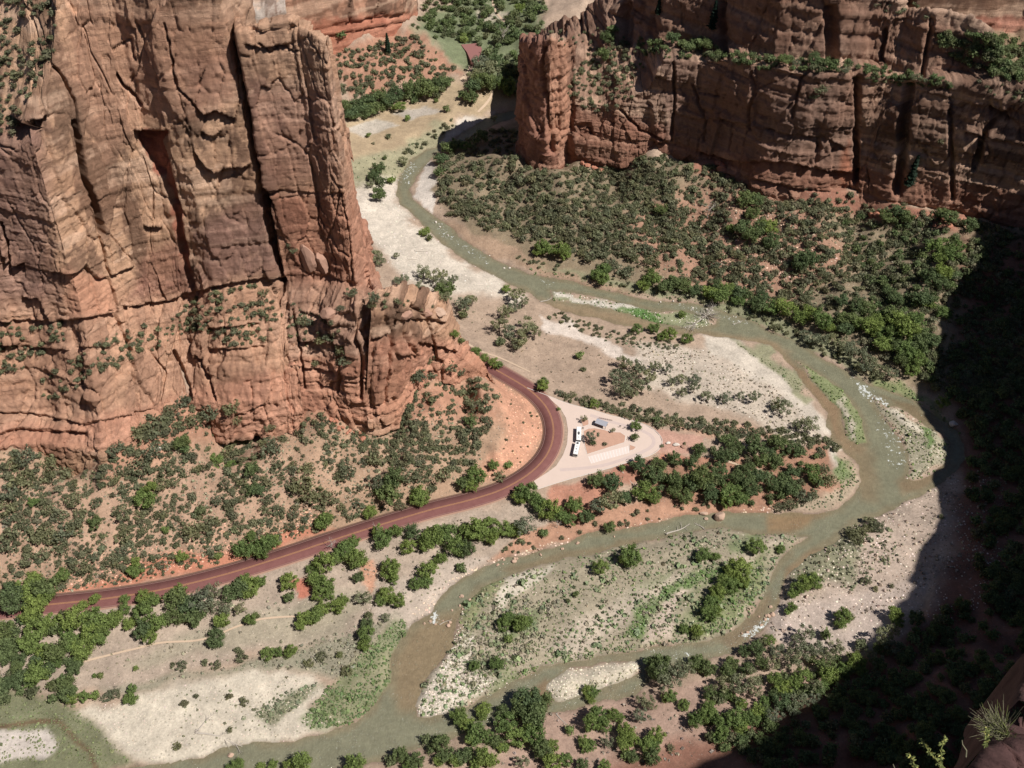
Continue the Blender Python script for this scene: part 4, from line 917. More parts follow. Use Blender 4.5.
T(0,384,[(575,440,45,'G'),(600,400,28,'G'),(725,215,35,'B'),(740,255,22,'B'),(860,300,35,'G'),(925,330,25,'G'),(1000,330,35,'B'),(1005,410,30,'B'),(800,500,25,'B'),(375,550,30,'B'),(658,582,18,'G'),(535,735,35,'G'),(540,705,22,'G'),(725,685,25,'G'),(870,685,18,'G'),(970,650,45,'G'),(1000,600,25,'G'),(130,465,22,'G'),(125,755,30,'G'),(240,755,30,'G'),
 (790,570,55,'C'),(840,560,35,'C'),(760,580,35,'C'),(490,600,38,'C'),(480,510,40,'C'),(250,590,45,'C'),(210,610,40,'C'),(290,575,35,'C'),(245,525,30,'C'),(160,590,45,'C'),(150,610,35,'C'),(40,600,45,'C'),(30,640,40,'C'),(110,690,38,'C'),(175,680,30,'C'),(240,660,35,'C'),(330,720,38,'C'),(380,690,25,'C'),(440,700,30,'C'),(490,670,28,'C'),(560,635,20,'C'),(598,635,20,'C'),(560,525,25,'C'),(570,585,24,'C'),(320,510,30,'C'),(310,545,35,'C'),(290,460,40,'C'),(385,465,28,'C'),(190,495,30,'C'),(90,555,30,'C'),(30,540,28,'C'),(30,490,35,'C'),(80,380,50,'C'),(40,420,45,'C'),(100,280,45,'C'),(50,300,35,'C'),(190,300,45,'C'),(180,350,40,'C'),(250,360,45,'C'),(460,270,40,'C'),(550,190,50,'C'),(600,190,45,'C'),(600,260,45,'C'),(560,320,50,'C'),(620,150,45,'C'),(680,90,35,'C'),(735,60,35,'C'),(770,130,40,'C'),(850,130,45,'C'),(930,110,40,'C'),(950,150,30,'C'),(660,330,40,'C'),(690,390,30,'C'),(490,410,32,'C'),(460,375,28,'C'),(650,400,30,'C'),(870,460,28,'C'),(900,390,28,'C'),(970,455,20,'C'),(1000,225,24,'C'),(900,270,35,'C')])
T(256,384,[(270,525,42,'G'),(255,555,26,'G'),(455,505,32,'G'),(650,430,42,'G'),(665,465,34,'G'),(640,460,30,'G'),(835,395,40,'B'),(885,360,45,'G'),(860,410,30,'G'),(40,640,50,'G'),(20,670,35,'G'),(70,625,30,'G'),(1010,320,20,'G'),(715,600,55,'G'),(760,590,45,'G'),(680,640,40,'G'),(800,640,50,'G'),(840,660,40,'B'),(610,650,35,'G'),(625,590,35,'B'),(510,620,45,'G'),(490,590,28,'G'),(560,590,30,'G'),(885,590,55,'G'),(930,560,45,'G'),(940,610,35,'G'),(840,580,35,'G'),(1005,580,40,'G'),(350,660,40,'G'),(400,690,50,'G'),(390,630,30,'G'),(270,710,45,'G'),(320,690,35,'G'),(225,735,30,'G'),(540,740,45,'G'),(690,745,40,'G'),(740,700,30,'G'),(820,730,25,'B'),(950,320,25,'G'),
 (520,400,60,'B'),(550,370,45,'B'),(480,390,40,'C'),(480,300,45,'C'),(360,350,45,'C'),(330,370,30,'C'),(640,350,40,'C'),(740,350,45,'C'),(600,370,35,'C'),(860,150,32,'B'),(920,140,28,'C'),(890,80,40,'C'),(575,485,30,'C'),(340,485,24,'C'),(375,530,20,'C'),(140,565,25,'C'),(150,520,25,'C'),(45,455,30,'C'),(40,500,30,'C'),(10,415,30,'B'),(180,400,55,'C'),(220,430,50,'C'),(280,450,45,'C'),(60,260,50,'C'),(60,180,30,'C'),(200,340,40,'C'),(430,310,24,'C'),(470,270,26,'C'),(90,320,28,'C'),(100,500,20,'C'),(975,370,28,'C')])
T(512,384,[(60,430,50,'G'),(110,470,45,'G'),(30,450,35,'G'),(150,500,50,'G'),(190,520,35,'G'),(250,485,40,'G'),(230,540,32,'G'),(50,560,50,'D'),(20,590,30,'G'),(125,595,22,'B'),(340,380,42,'B'),(400,390,48,'B'),(400,460,60,'D'),(350,480,45,'D'),(450,450,35,'B'),(300,530,35,'B'),(395,570,30,'B'),(530,430,50,'G'),(560,370,50,'B'),(570,460,28,'G'),(510,320,40,'B'),(590,320,35,'B'),(650,300,35,'B'),(715,315,30,'B'),(665,380,45,'B'),(650,420,35,'B'),(760,370,50,'B'),(720,400,35,'B'),(830,350,40,'B'),(880,430,50,'G'),(920,450,35,'G'),(860,470,30,'G'),(800,440,40,'B'),(700,450,40,'B'),(945,390,40,'B'),(990,370,35,'B'),(840,290,40,'B'),(750,260,30,'B'),(860,220,35,'B'),(900,250,35,'B'),(970,250,50,'B'),(950,340,35,'B'),(1000,310,35,'B'),(780,400,35,'B'),(900,370,35,'B'),(965,420,35,'B'),(495,180,24,'G'),(490,210,20,'B'),(320,210,28,'D'),(325,235,15,'B'),(290,150,18,'D'),(405,185,12,'D'),(372,240,12,'C'),(187,100,9,'G'),(600,247,10,'C'),(690,238,9,'C'),(440,335,16,'G'),(125,10,26,'G'),(330,80,22,'G'),(190,35,20,'C'),(240,45,20,'C'),(285,65,20,'C'),(380,95,22,'C'),(420,105,22,'C'),(460,120,24,'C'),(505,130,24,'C'),(545,140,24,'C'),(580,140,24,'B'),(620,150,26,'C'),(665,160,26,'C'),(705,165,24,'C'),(750,170,26,'C'),(790,175,28,'C'),(830,180,26,'C'),(880,185,28,'C'),(930,195,30,'C'),(980,200,32,'C'),(520,10,40,'D'),(440,20,42,'D'),(480,40,30,'D'),(680,30,25,'D'),(730,15,27,'D'),(782,50,30,'D'),(855,55,28,'D'),(910,45,24,'D'),(970,55,30,'D'),
 (480,690,50,'G'),(450,700,28,'G'),(355,735,35,'G'),(765,680,38,'G'),(815,690,22,'G'),(980,650,40,'G'),(910,735,50,'G'),(870,750,30,'G')])
T(768,384,[(55,95,42,'D'),(35,80,26,'D'),(165,160,40,'D'),(115,165,22,'D'),(40,240,42,'B'),(100,260,36,'B'),(10,280,30,'B'),(30,310,40,'B'),(95,350,35,'B'),(170,350,35,'G'),(185,380,26,'G'),(30,400,40,'B'),(90,420,40,'B'),(60,380,30,'B'),(240,380,36,'C'),(220,340,30,'C'),(140,450,38,'C'),(90,480,34,'C'),(180,440,28,'C'),(50,490,28,'C'),(215,280,22,'C'),(700,75,28,'G'),(410,560,36,'C'),(440,575,30,'C'),(380,590,30,'C'),(340,590,36,'C'),(360,620,30,'C'),(50,660,22,'G'),(695,530,14,'C'),(185,765,15,'G')])
T(0,576,[(40,60,50,'B'),(110,40,50,'G'),(180,50,50,'B'),(190,85,30,'G'),(60,110,50,'B'),(140,120,45,'G'),(120,160,35,'G'),(150,200,50,'G'),(200,185,35,'G'),(130,270,48,'G'),(170,300,30,'G'),(230,300,48,'B'),(225,340,28,'G'),(290,260,40,'G'),(330,280,45,'G'),(320,320,30,'G'),(290,170,50,'G'),(270,210,35,'G'),(370,170,45,'G'),(420,180,50,'G'),(370,220,45,'G'),(400,240,40,'G'),(455,170,38,'G'),(380,90,24,'G'),(330,120,24,'G'),(498,90,22,'G'),(500,130,24,'G'),(512,190,28,'G'),(575,85,30,'G'),(610,100,30,'G'),(570,140,40,'G'),(630,190,42,'G'),(570,215,40,'B'),(600,240,34,'G'),(700,90,50,'B'),(700,160,40,'B'),(750,110,50,'B'),(780,160,45,'B'),(720,60,30,'G'),(800,90,50,'D'),(850,60,38,'D'),(840,120,40,'D'),(890,180,36,'G'),(900,130,34,'D'),(940,50,50,'B'),(1000,40,45,'G'),(975,20,30,'G'),(960,130,28,'D'),(1000,175,26,'G'),(860,250,40,'B'),(20,270,45,'B'),(50,300,35,'B'),(10,210,45,'B'),(20,330,30,'B'),(70,365,30,'B'),(85,410,40,'B'),(40,425,30,'B'),(145,390,46,'G'),(180,390,24,'G'),(125,425,26,'G'),(300,365,34,'B'),(265,430,34,'B'),(275,470,38,'B'),(250,410,24,'B'),(290,495,26,'G'),(338,483,22,'G'),(380,478,20,'G'),(527,455,22,'G'),(522,490,28,'G'),(735,510,17,'C'),(785,480,12,'C'),(15,490,25,'B'),(965,325,28,'C'),(950,297,16,'C'),(710,680,20,'C'),(920,615,15,'C'),(915,480,18,'C'),(975,503,22,'C'),(725,358,24,'C'),(690,355,14,'C'),(865,355,22,'C'),(820,345,16,'C'),(400,398,14,'G'),(378,398,10,'G'),(545,368,12,'G'),(430,480,24,'C'),(460,470,24,'C'),(945,755,30,'G'),(910,765,16,'G')])
T(256,576,[(130,20,38,'G'),(20,20,28,'G'),(130,85,26,'B'),(240,20,40,'G'),(280,40,42,'G'),(250,75,30,'G'),(290,75,25,'G'),(200,165,34,'G'),(235,160,36,'G'),(180,195,26,'G'),(265,130,32,'G'),(330,120,32,'G'),(350,95,24,'G'),(430,85,34,'D'),(520,70,36,'G'),(565,100,36,'G'),(500,100,24,'G'),(550,10,25,'G'),(640,30,30,'G'),(680,20,34,'G'),(440,190,28,'B'),(440,230,38,'G'),(432,275,30,'G'),(450,155,20,'B'),(45,310,28,'G'),(85,305,24,'G'),(140,300,28,'G'),(332,315,18,'G'),(410,5,28,'B'),(0,160,20,'G'),(875,360,26,'G'),(965,350,34,'G'),(990,190,34,'G'),(1010,165,28,'G'),(1010,250,20,'G'),(910,530,34,'G'),(905,560,24,'G'),(810,560,40,'G'),(840,590,34,'G'),(880,630,46,'G'),(860,650,30,'G'),(1000,590,46,'G'),(985,540,30,'B'),(680,650,26,'B'),(740,670,40,'B'),(760,720,36,'B'),(830,720,36,'B'),(910,720,40,'G'),(880,750,30,'G'),(580,720,36,'B'),(640,740,36,'B'),(610,760,26,'G'),(395,755,46,'G'),(180,750,44,'G'),(130,762,26,'G'),(70,755,22,'G'),(20,762,20,'G'),(960,660,30,'B'),(700,695,22,'B'),(540,740,26,'B'),(120,325,12,'C'),(360,380,28,'C'),(260,320,26,'C'),(210,350,22,'C'),(520,165,22,'D')])
T(512,576,[(60,500,60,'B'),(110,500,55,'B'),(90,560,60,'B'),(30,530,50,'B'),(20,640,44,'G'),(90,640,45,'G'),(70,610,30,'G'),(120,690,42,'B'),(40,745,32,'D'),(160,745,42,'G'),(30,190,40,'G'),(60,180,26,'G'),(590,360,60,'B'),(640,390,60,'D'),(560,350,35,'B'),(690,380,45,'D'),(740,350,40,'B'),(780,370,36,'B'),(610,430,40,'D'),(330,465,26,'G'),(300,455,24,'G'),(315,490,22,'G'),(340,560,38,'G'),(320,590,42,'G'),(370,600,30,'G'),(400,555,28,'G'),(430,570,22,'G'),(455,620,36,'G'),(450,670,36,'G'),(480,655,30,'G'),(540,670,36,'G'),(580,640,36,'G'),(570,680,28,'G'),(290,665,30,'G'),(300,690,22,'G'),(380,665,28,'D'),(530,500,36,'D'),(520,560,34,'D'),(560,520,22,'D'),(688,515,26,'G'),(790,520,32,'G'),(770,560,36,'G'),(730,580,36,'G'),(800,550,24,'G'),(840,590,40,'G'),(900,565,46,'G'),(960,570,34,'G'),(990,540,34,'G'),(920,610,36,'G'),(880,350,30,'B'),(860,380,34,'B'),(900,440,44,'D'),(960,420,44,'D'),(840,440,40,'D'),(970,460,34,'D'),(940,370,30,'B'),(875,480,22,'G'),(635,690,22,'C'),(740,215,30,'G'),(735,240,20,'G'),(690,210,24,'G'),(800,110,34,'G'),(790,150,34,'G'),(820,140,24,'G'),(850,20,36,'G'),(880,40,40,'G'),(820,65,36,'G'),(820,90,28,'G'),(920,20,34,'G'),(255,72,16,'B'),(225,100,12,'B'),(480,720,28,'B'),(930,300,28,'B'),(980,290,34,'B'),(1010,260,24,'D'),(280,757,28,'B'),(560,725,36,'B'),(1000,350,30,'B'),(1010,510,26,'G')])
T(768,576,[(150,30,36,'G'),(120,50,30,'G'),(190,20,32,'G'),(100,75,22,'G'),(95,125,22,'G'),(80,145,16,'G'),(300,160,34,'G'),(290,190,26,'G'),(325,165,20,'G'),(395,20,24,'C'),(430,50,15,'C'),(495,40,12,'C'),(510,155,34,'G'),(520,185,24,'G'),(590,170,32,'B'),(460,250,40,'D'),(500,220,30,'D'),(490,280,34,'D'),(230,235,26,'B'),(150,230,38,'D'),(110,260,30,'D'),(40,300,36,'D'),(150,300,42,'D'),(200,290,34,'D'),(280,285,36,'D'),(240,320,30,'D'),(20,350,34,'D'),(100,340,44,'D'),(230,365,40,'B'),(350,340,40,'G'),(375,375,28,'G'),(310,370,34,'G'),(240,400,38,'G'),(215,440,28,'G'),(140,400,34,'G'),(110,430,34,'G'),(30,420,36,'G'),(60,450,34,'G'),(30,470,30,'B'),(60,510,40,'B'),(130,500,40,'D'),(30,560,36,'D'),(180,450,34,'D'),(180,490,30,'D'),(430,335,32,'D'),(410,310,24,'D'),(5,260,26,'G'),(100,550,30,'D')])
T(768,192,[(20,460,36,'G'),(70,460,44,'G'),(130,490,38,'G'),(165,480,34,'G'),(220,500,44,'G'),(250,530,30,'G'),(320,500,40,'B'),(310,540,34,'B'),(300,430,32,'B'),(360,440,36,'B'),(400,450,36,'B'),(370,520,36,'G'),(420,540,42,'G'),(440,510,34,'G'),(500,480,40,'B'),(520,500,40,'G'),(530,410,40,'B'),(490,395,28,'B'),(560,540,50,'G'),(600,500,36,'G'),(620,560,44,'B'),(660,580,36,'B'),(690,190,42,'G'),(740,240,36,'G'),(710,300,36,'G'),(690,270,32,'G'),(650,340,40,'B'),(630,400,44,'B'),(650,430,30,'G'),(700,490,30,'G'),(560,620,46,'G'),(600,600,40,'B'),(600,655,42,'G'),(580,700,34,'G'),(460,600,40,'G'),(500,560,34,'G'),(450,560,30,'G'),(520,600,36,'B'),(540,660,36,'B'),(760,220,28,'G'),(700,360,30,'B'),(180,580,30,'D'),(220,590,32,'D'),(260,580,30,'D'),(300,600,34,'D'),(340,610,30,'D'),(330,640,34,'D'),(380,650,34,'D'),(420,680,36,'D'),(400,700,30,'D'),(460,700,34,'D'),(370,690,28,'D'),(500,720,28,'D'),(150,560,26,'D'),(440,730,24,'D'),(720,110,36,'B'),(800,150,34,'B'),(690,90,30,'B'),(520,60,30,'B'),(480,80,30,'B'),(30,540,26,'C'),(5,130,40,'G'),(15,180,36,'B'),(150,240,44,'B'),(130,270,34,'B'),(180,250,30,'B'),(560,80,30,'B')])
T(512,192,[(200,220,38,'G'),(215,245,28,'G'),(120,210,34,'G'),(150,225,30,'G'),(105,230,24,'G'),(370,300,34,'G'),(365,335,36,'G'),(340,330,26,'G'),(530,360,34,'G'),(560,340,36,'G'),(610,370,36,'B'),(650,350,36,'B'),(690,370,32,'B'),(735,385,34,'B'),(790,395,34,'G'),(830,410,42,'G'),(860,380,36,'G'),(820,370,28,'B'),(910,390,36,'B'),(905,430,28,'G'),(935,400,30,'B'),(985,440,42,'B'),(1010,420,30,'B'),(450,320,36,'C'),(400,285,36,'C'),(320,250,40,'C'),(280,240,26,'C'),(480,240,36,'C'),(540,220,40,'C'),(560,270,38,'C'),(610,220,34,'C'),(880,125,24,'G'),(920,130,44,'B'),(960,170,36,'B'),(1000,140,38,'B'),(960,80,32,'B'),(940,20,44,'B'),(980,25,34,'B'),(270,655,19,'G'),(285,710,14,'C'),(125,762,24,'G'),(60,540,44,'D'),(90,560,34,'D'),(40,590,40,'D'),(20,610,30,'D'),(20,410,40,'D'),(50,440,26,'D'),(10,460,30,'D'),(630,570,30,'G'),(600,580,22,'G'),(565,550,26,'G'),(500,552,24,'G'),(700,590,26,'G'),(680,490,18,'G'),(720,590,16,'D'),(450,680,36,'D'),(500,710,46,'D'),(470,750,40,'D'),(575,700,28,'D'),(420,740,40,'D'),(550,740,34,'D'),(620,710,24,'D'),(680,745,28,'D'),(735,750,26,'D'),(640,760,24,'D'),(600,50,30,'B'),(700,60,36,'C'),(660,80,30,'C')])
T(256,192,[(585,350,30,'D'),(570,370,24,'D'),(670,320,34,'D'),(710,335,34,'D'),(650,380,30,'D'),(750,330,26,'D'),(790,350,24,'D'),(755,400,44,'B'),(760,440,30,'D'),(740,365,30,'D'),(830,450,36,'D'),(860,430,30,'D'),(830,490,24,'B'),(480,255,36,'D'),(500,280,24,'D'),(495,10,36,'B'),(675,160,24,'G'),(695,185,16,'G'),(562,255,16,'D'),(1000,390,22,'G'),(795,580,22,'G'),(820,605,18,'G'),(880,640,24,'G'),(910,665,22,'G'),(950,685,24,'G'),(975,690,20,'G'),(975,530,40,'D'),(1000,480,34,'D'),(1010,560,34,'D'),(980,600,24,'B'),(30,410,28,'C'),(385,410,28,'C'),(470,430,32,'C'),(465,460,24,'C'),(570,445,22,'C'),(525,415,14,'C'),(340,470,20,'C'),(190,525,34,'C'),(220,530,22,'C'),(260,600,26,'C'),(290,590,26,'C'),(350,640,30,'C'),(360,680,34,'C'),(330,650,26,'C'),(240,690,24,'C'),(640,735,36,'C'),(690,680,32,'C'),(650,755,40,'C'),(700,740,28,'C'),(780,710,34,'C'),(820,730,24,'C'),(150,240,20,'C'),(130,215,16,'C')])
T(256,0,[(370,440,36,'B'),(350,395,36,'B'),(410,400,40,'B'),(440,430,34,'B'),(395,450,28,'B'),(470,410,38,'B'),(490,350,36,'B'),(450,370,34,'B'),(530,370,38,'B'),(560,350,34,'B'),(520,395,28,'B'),(620,335,40,'B'),(600,365,26,'B'),(670,320,36,'B'),(690,355,38,'B'),(720,320,34,'B'),(755,320,36,'B'),(740,350,22,'B'),(570,415,28,'G'),(725,380,18,'B'),(720,400,12,'G'),(762,437,16,'G'),(655,380,9,'G'),(605,475,14,'G'),(450,540,12,'G'),(530,547,16,'C'),(470,573,9,'C'),(515,630,12,'B'),(490,670,32,'B'),(470,700,28,'B'),(500,720,26,'B'),(460,730,22,'D'),(590,640,22,'D'),(540,720,20,'G'),(920,330,46,'B'),(870,350,38,'B'),(860,385,32,'B'),(830,380,22,'B'),(960,330,38,'B'),(1000,330,38,'G'),(1010,360,26,'G'),(900,240,44,'D'),(930,270,44,'D'),(880,290,36,'D'),(900,310,26,'D'),(960,230,36,'B'),(340,155,22,'B'),(525,165,18,'P'),(952,475,16,'D'),(770,600,34,'B'),(740,640,30,'B'),(800,590,30,'B'),(900,560,34,'B'),(840,590,26,'G'),(730,690,26,'B')])
T(512,0,[(800,120,26,'P'),(585,60,20,'P'),(30,40,24,'G'),(380,170,30,'B'),(370,240,30,'B'),(400,130,24,'B'),(640,180,30,'B'),(680,190,26,'B'),(740,200,34,'B'),(780,200,28,'B'),(700,210,24,'B'),(560,220,24,'B')])
T(768,0,[(560,745,28,'P'),(690,570,16,'C'),(210,370,30,'C'),(180,395,22,'C'),(10,250,22,'B'),(60,265,28,'B'),(110,260,22,'C'),(180,260,30,'B'),(250,285,26,'B'),(310,290,22,'C'),(590,320,24,'C')])
n_hand = len(PL); print('hand', n_hand, round(time.time()-T0, 1))
taken = defaultdict(list)
for k, p, r, x, y, rp in PL: taken[(int(x//20), int(y//20))].append((x, y, rp))
def scatter(poly, kind, sp, prob, r0, r1, cliff=False, clump=.5, seed=0, over=.75):
    P = np.array(poly, float); x0, y0 = P.min(0); x1, y1 = P.max(0); g = random.Random(seed+int(x0)*7+int(y0)); y = y0
    while y < y1:
        x = x0
        while x < x1:
            qx = x+g.uniform(-.5, .5)*sp; qy = y+g.uniform(-.5, .5)*sp
            c = float(fbm(np.array([qx/34.]), np.array([qy/24.]), 3, 77)[0])
            if inpoly(qx, qy, poly) and g.random() < prob*(1-clump+2*clump*ss(.38, .62, c)):
                ok = True
                for a in (-1, 0, 1):
                    for b in (-1, 0, 1):
                        for (tx, ty, tr) in taken.get((int(qx//20)+a, int(qy//20)+b), ()):
                            if (tx-qx)**2+(ty-qy)**2 < (tr*over)**2: ok = False; break
                if ok: plan(kind, qx, qy, None, g.uniform(r0, r1)*(1 if g.random() < .75 else .65), cliff, True)
            x += sp
        y += sp*.8
# left talus
LT = [(-60,445),(100,455),(160,406),(240,410),(340,405),(400,402),(440,365),(490,385),(500,400),(490,430),(478,450),(440,480),(430,500),(330,528),(230,560),(60,598),(-60,600)]
scatter(LT, 'C', 7.5, .5, .9, 2.7, clump=.75, seed=1)
scatter([(380,400),(430,380),(490,390),(490,430),(470,470),(400,480),(350,440)], 'C', 6.2, .85, 1.3, 2.4, clump=.25, seed=2)
scatter([(-20,470),(160,460),(220,410),(300,420),(250,500),(100,540),(-20,560)], 'C', 9, .3, 1.5, 3, clump=.5, seed=3)
scatter(LT, 'C', 4, .42, .4, 1.1, clump=.6, seed=4)
# right talus
RT = [(436,190),(443,160),(470,130),(520,130),(552,156),(600,146),(700,160),(770,190),(860,208),(960,218),(1060,235),(1060,420),(940,390),(850,335),(768,300),(640,280),(540,245),(450,215)]
scatter([(100,457),(160,406),(200,402),(235,414),(340,405),(400,402),(410,425),(240,438),(160,432),(100,478)], 'C', 6, .65, 1.2, 2.6, clump=.3, seed=83, over=.6)
scatter([(562,394),(600,399),(680,415),(780,428),(850,441),(850,452),(780,447),(700,433),(655,426),(600,408),(566,402)], 'C', 4.6, .9, 1.3, 2.3, clump=.1, seed=80)
scatter([(690,158),(860,193),(960,214),(960,230),(860,214),(760,204),(680,176)], 'C', 6, .6, 1.4, 2.8, clump=.2, seed=81, over=.5)
scatter([(500,372),(540,410),(545,440),(520,470),(480,480),(505,440),(500,405)], 'C', 6, .2, .5, 1.1, clump=.2, seed=82)
scatter(RT, 'C', 5.3, .86, 1.0, 3.6, clump=.5, seed=5)
scatter([(436,190),(443,160),(470,125),(520,130),(560,160),(660,160),(700,240),(640,270),(540,240),(455,212)], 'C', 5.8, .78, 1.4, 3.0, clump=.15, seed=6)
scatter([(840,210),(960,220),(1060,240),(1060,400),(930,380),(880,320)], 'B', 9, .6, 2.2, 3.6, clump=.3, seed=7)
scatter([(500,258),(600,283),(690,303),(768,327),(836,362),(860,372),(840,350),(768,312),(690,292),(600,276),(520,255)], 'C', 5, .55, 1.0, 2.0, clump=.2, seed=8)
# far valley woods
scatter([(412,26),(440,-20),(545,-20),(540,95),(512,92),(485,88),(480,45),(462,45),(440,40)], 'B', 6.2, .8, 2.6, 4.6, clump=.25, seed=9)
scatter([(440,40),(460,30),(475,30),(470,42),(455,42)], 'G', 6, .6, 2.5, 4, seed=10)
scatter([(320,60),(345,48),(412,32),(440,55),(462,72),(440,75),(330,95)], 'C', 5.0, .9, 1.8, 3.3, clump=.35, seed=11)
scatter([(322,84),(350,80),(380,76),(350,100),(330,110)], 'C', 4.5, .8, 2, 3, clump=.2, seed=12)
scatter([(405,150),(420,138),(445,122),(456,118),(456,126),(430,142),(412,158),(402,168)], 'C', 5, .7, 1.5, 2.6, clump=.2, seed=13)
scatter([(335,100),(400,88),(440,84),(450,92),(352,122)], 'B', 9, .5, 3, 4, clump=.2, seed=14)
# ledges
for i, (pz, sp, pr, k, a, b) in enumerate([
 ([(-60,322),(62,324),(66,345),(45,362),(0,378),(-60,380)], 6.5, .7, 'C', 1.1, 2.2), ([(45,375),(70,360),(100,340),(150,322),(152,340),(140,356),(62,398),(40,402)], 6.5, .7, 'C', 1.1, 2.2),
 ([(190,300),(240,286),(275,284),(285,320),(262,345),(225,348),(200,330),(150,352),(150,335)], 6, .72, 'C', 1.0, 2.1), ([(285,300),(325,318),(345,330),(340,345),(300,350),(285,330)], 7, .5, 'C', 1, 1.9), ([(375,298),(445,303),(450,312),(380,310)], 8, .5, 'C', 1, 1.7),
 ([(0,0),(62,-5),(55,50),(30,100),(10,140),(-30,140)], 7, .6, 'C', 1.2, 2.3), ([(640,44),(700,46),(768,58),(850,64),(852,76),(768,73),(700,60),(650,58)], 5, .95, 'B', 1.6, 2.8), ([(572,72),(615,38),(640,50),(632,100),(600,116),(566,98)], 5, .85, 'C', 1.4, 2.4), ([(540,30),(600,28),(640,40),(600,60),(560,45)], 6, .6, 'C', 1.2, 2.2),
 ([(862,76),(945,80),(955,88),(880,84)], 5, .8, 'C', 1.2, 2.2), ([(930,34),(1060,42),(1060,88),(1000,80),(950,62)], 5.4, .95, 'B', 2.2, 3.8), ([(870,0),(930,5),(930,20),(880,12)], 6, .6, 'C', 1.5, 2.2), ([(960,75),(1060,90),(1060,110),(970,90)], 6, .5, 'C', 1.2, 2)]):
    scatter(pz, k, sp, pr, a, b, True, .35, 40+i)
scatter([(846,62),(905,73),(950,80),(952,90),(900,87),(850,79)], 'B', 4.6, .9, 1.3, 2.4, True, .2, 90)
scatter([(636,40),(655,42),(655,66),(640,70)], 'B', 5, .8, 1.3, 2.4, True, .2, 91)
# lot surrounds, banks
scatter([(660,468),(700,450),(780,440),(835,455),(838,490),(800,505),(720,502),(640,495)], 'B', 8, .5, 2, 3.4, clump=.3, seed=60)
scatter([(548,318),(560,312),(617,330),(680,342),(680,350),(617,345),(565,325)], 'C', 4.5, .8, .9, 1.8, clump=.1, seed=61)
scatter([(470,560),(520,535),(640,510),(720,500),(700,512),(600,532),(520,552)], 'C', 7, .35, .9, 2, seed=62)
scatter([(0,590),(60,600),(90,640),(60,700),(0,700),(-60,700),(-60,590)], 'B', 10, .6, 2.6, 4, seed=63)
scatter([(400,720),(520,716),(600,710),(700,690),(760,700),(700,768),(400,768)], 'G', 16, .25, 2.2, 3.6, seed=64)
scatter([(700,690),(800,650),(900,640),(1020,560),(1040,700),(1000,768),(700,768)], 'B', 10, .55, 2.2, 4, clump=.3, seed=65)
scatter([(940,390),(1024,380),(1060,400),(1060,620),(985,600),(965,500),(975,440)], 'B', 9, .7, 2.5, 4.2, clump=.2, seed=66)
PLANTS = PL; PL = []
# low stuff: dry brush and grass, merged
def brush_scatter(poly, sp, prob, r0, r1, c, seed, clump=.5):
    P = np.array(poly, float); x0, y0 = P.min(0); x1, y1 = P.max(0); g = np.random.default_rng(seed)
    X, Y = np.meshgrid(np.arange(x0, x1, sp), np.arange(y0, y1, sp*.8)); X = X.ravel()+g.uniform(-.5, .5, X.size)*sp; Y = Y.ravel()+g.uniform(-.5, .5, Y.size)*sp
    cl = ss(.38, .62, fbm(X/16, Y/12, 3, seed)); ok = (sdist(X, Y, poly) < 0) & (g.random(X.size) < prob*(1-clump+2*clump*cl)); X = X[ok]; Y = Y[ok]
    z = np.full(X.shape, 4.)
    for _ in range(10):
        yv = (384-Y)/F; dz = -SP+yv*CP; t = (z-CZ)/dz; wx = (X-512)/F*t; wy = (CP+yv*SP)*t; z = .5*z+.5*gridat(Z, wx, wy)
    ok = (gridat(D_riv, wx, wy) > .3) & (gridat(dflat, wx, wy) > .6)
    wx, wy, z = wx[ok], wy[ok], z[ok]; r = g.uniform(r0, r1, len(wx)); cc = alb(c)*1.3*g.uniform(.75, 1.25, (len(wx), 1))*g.uniform(.93, 1.07, (len(wx), 3))
    return wx, wy, z, r, cc
ISL = islands[3]
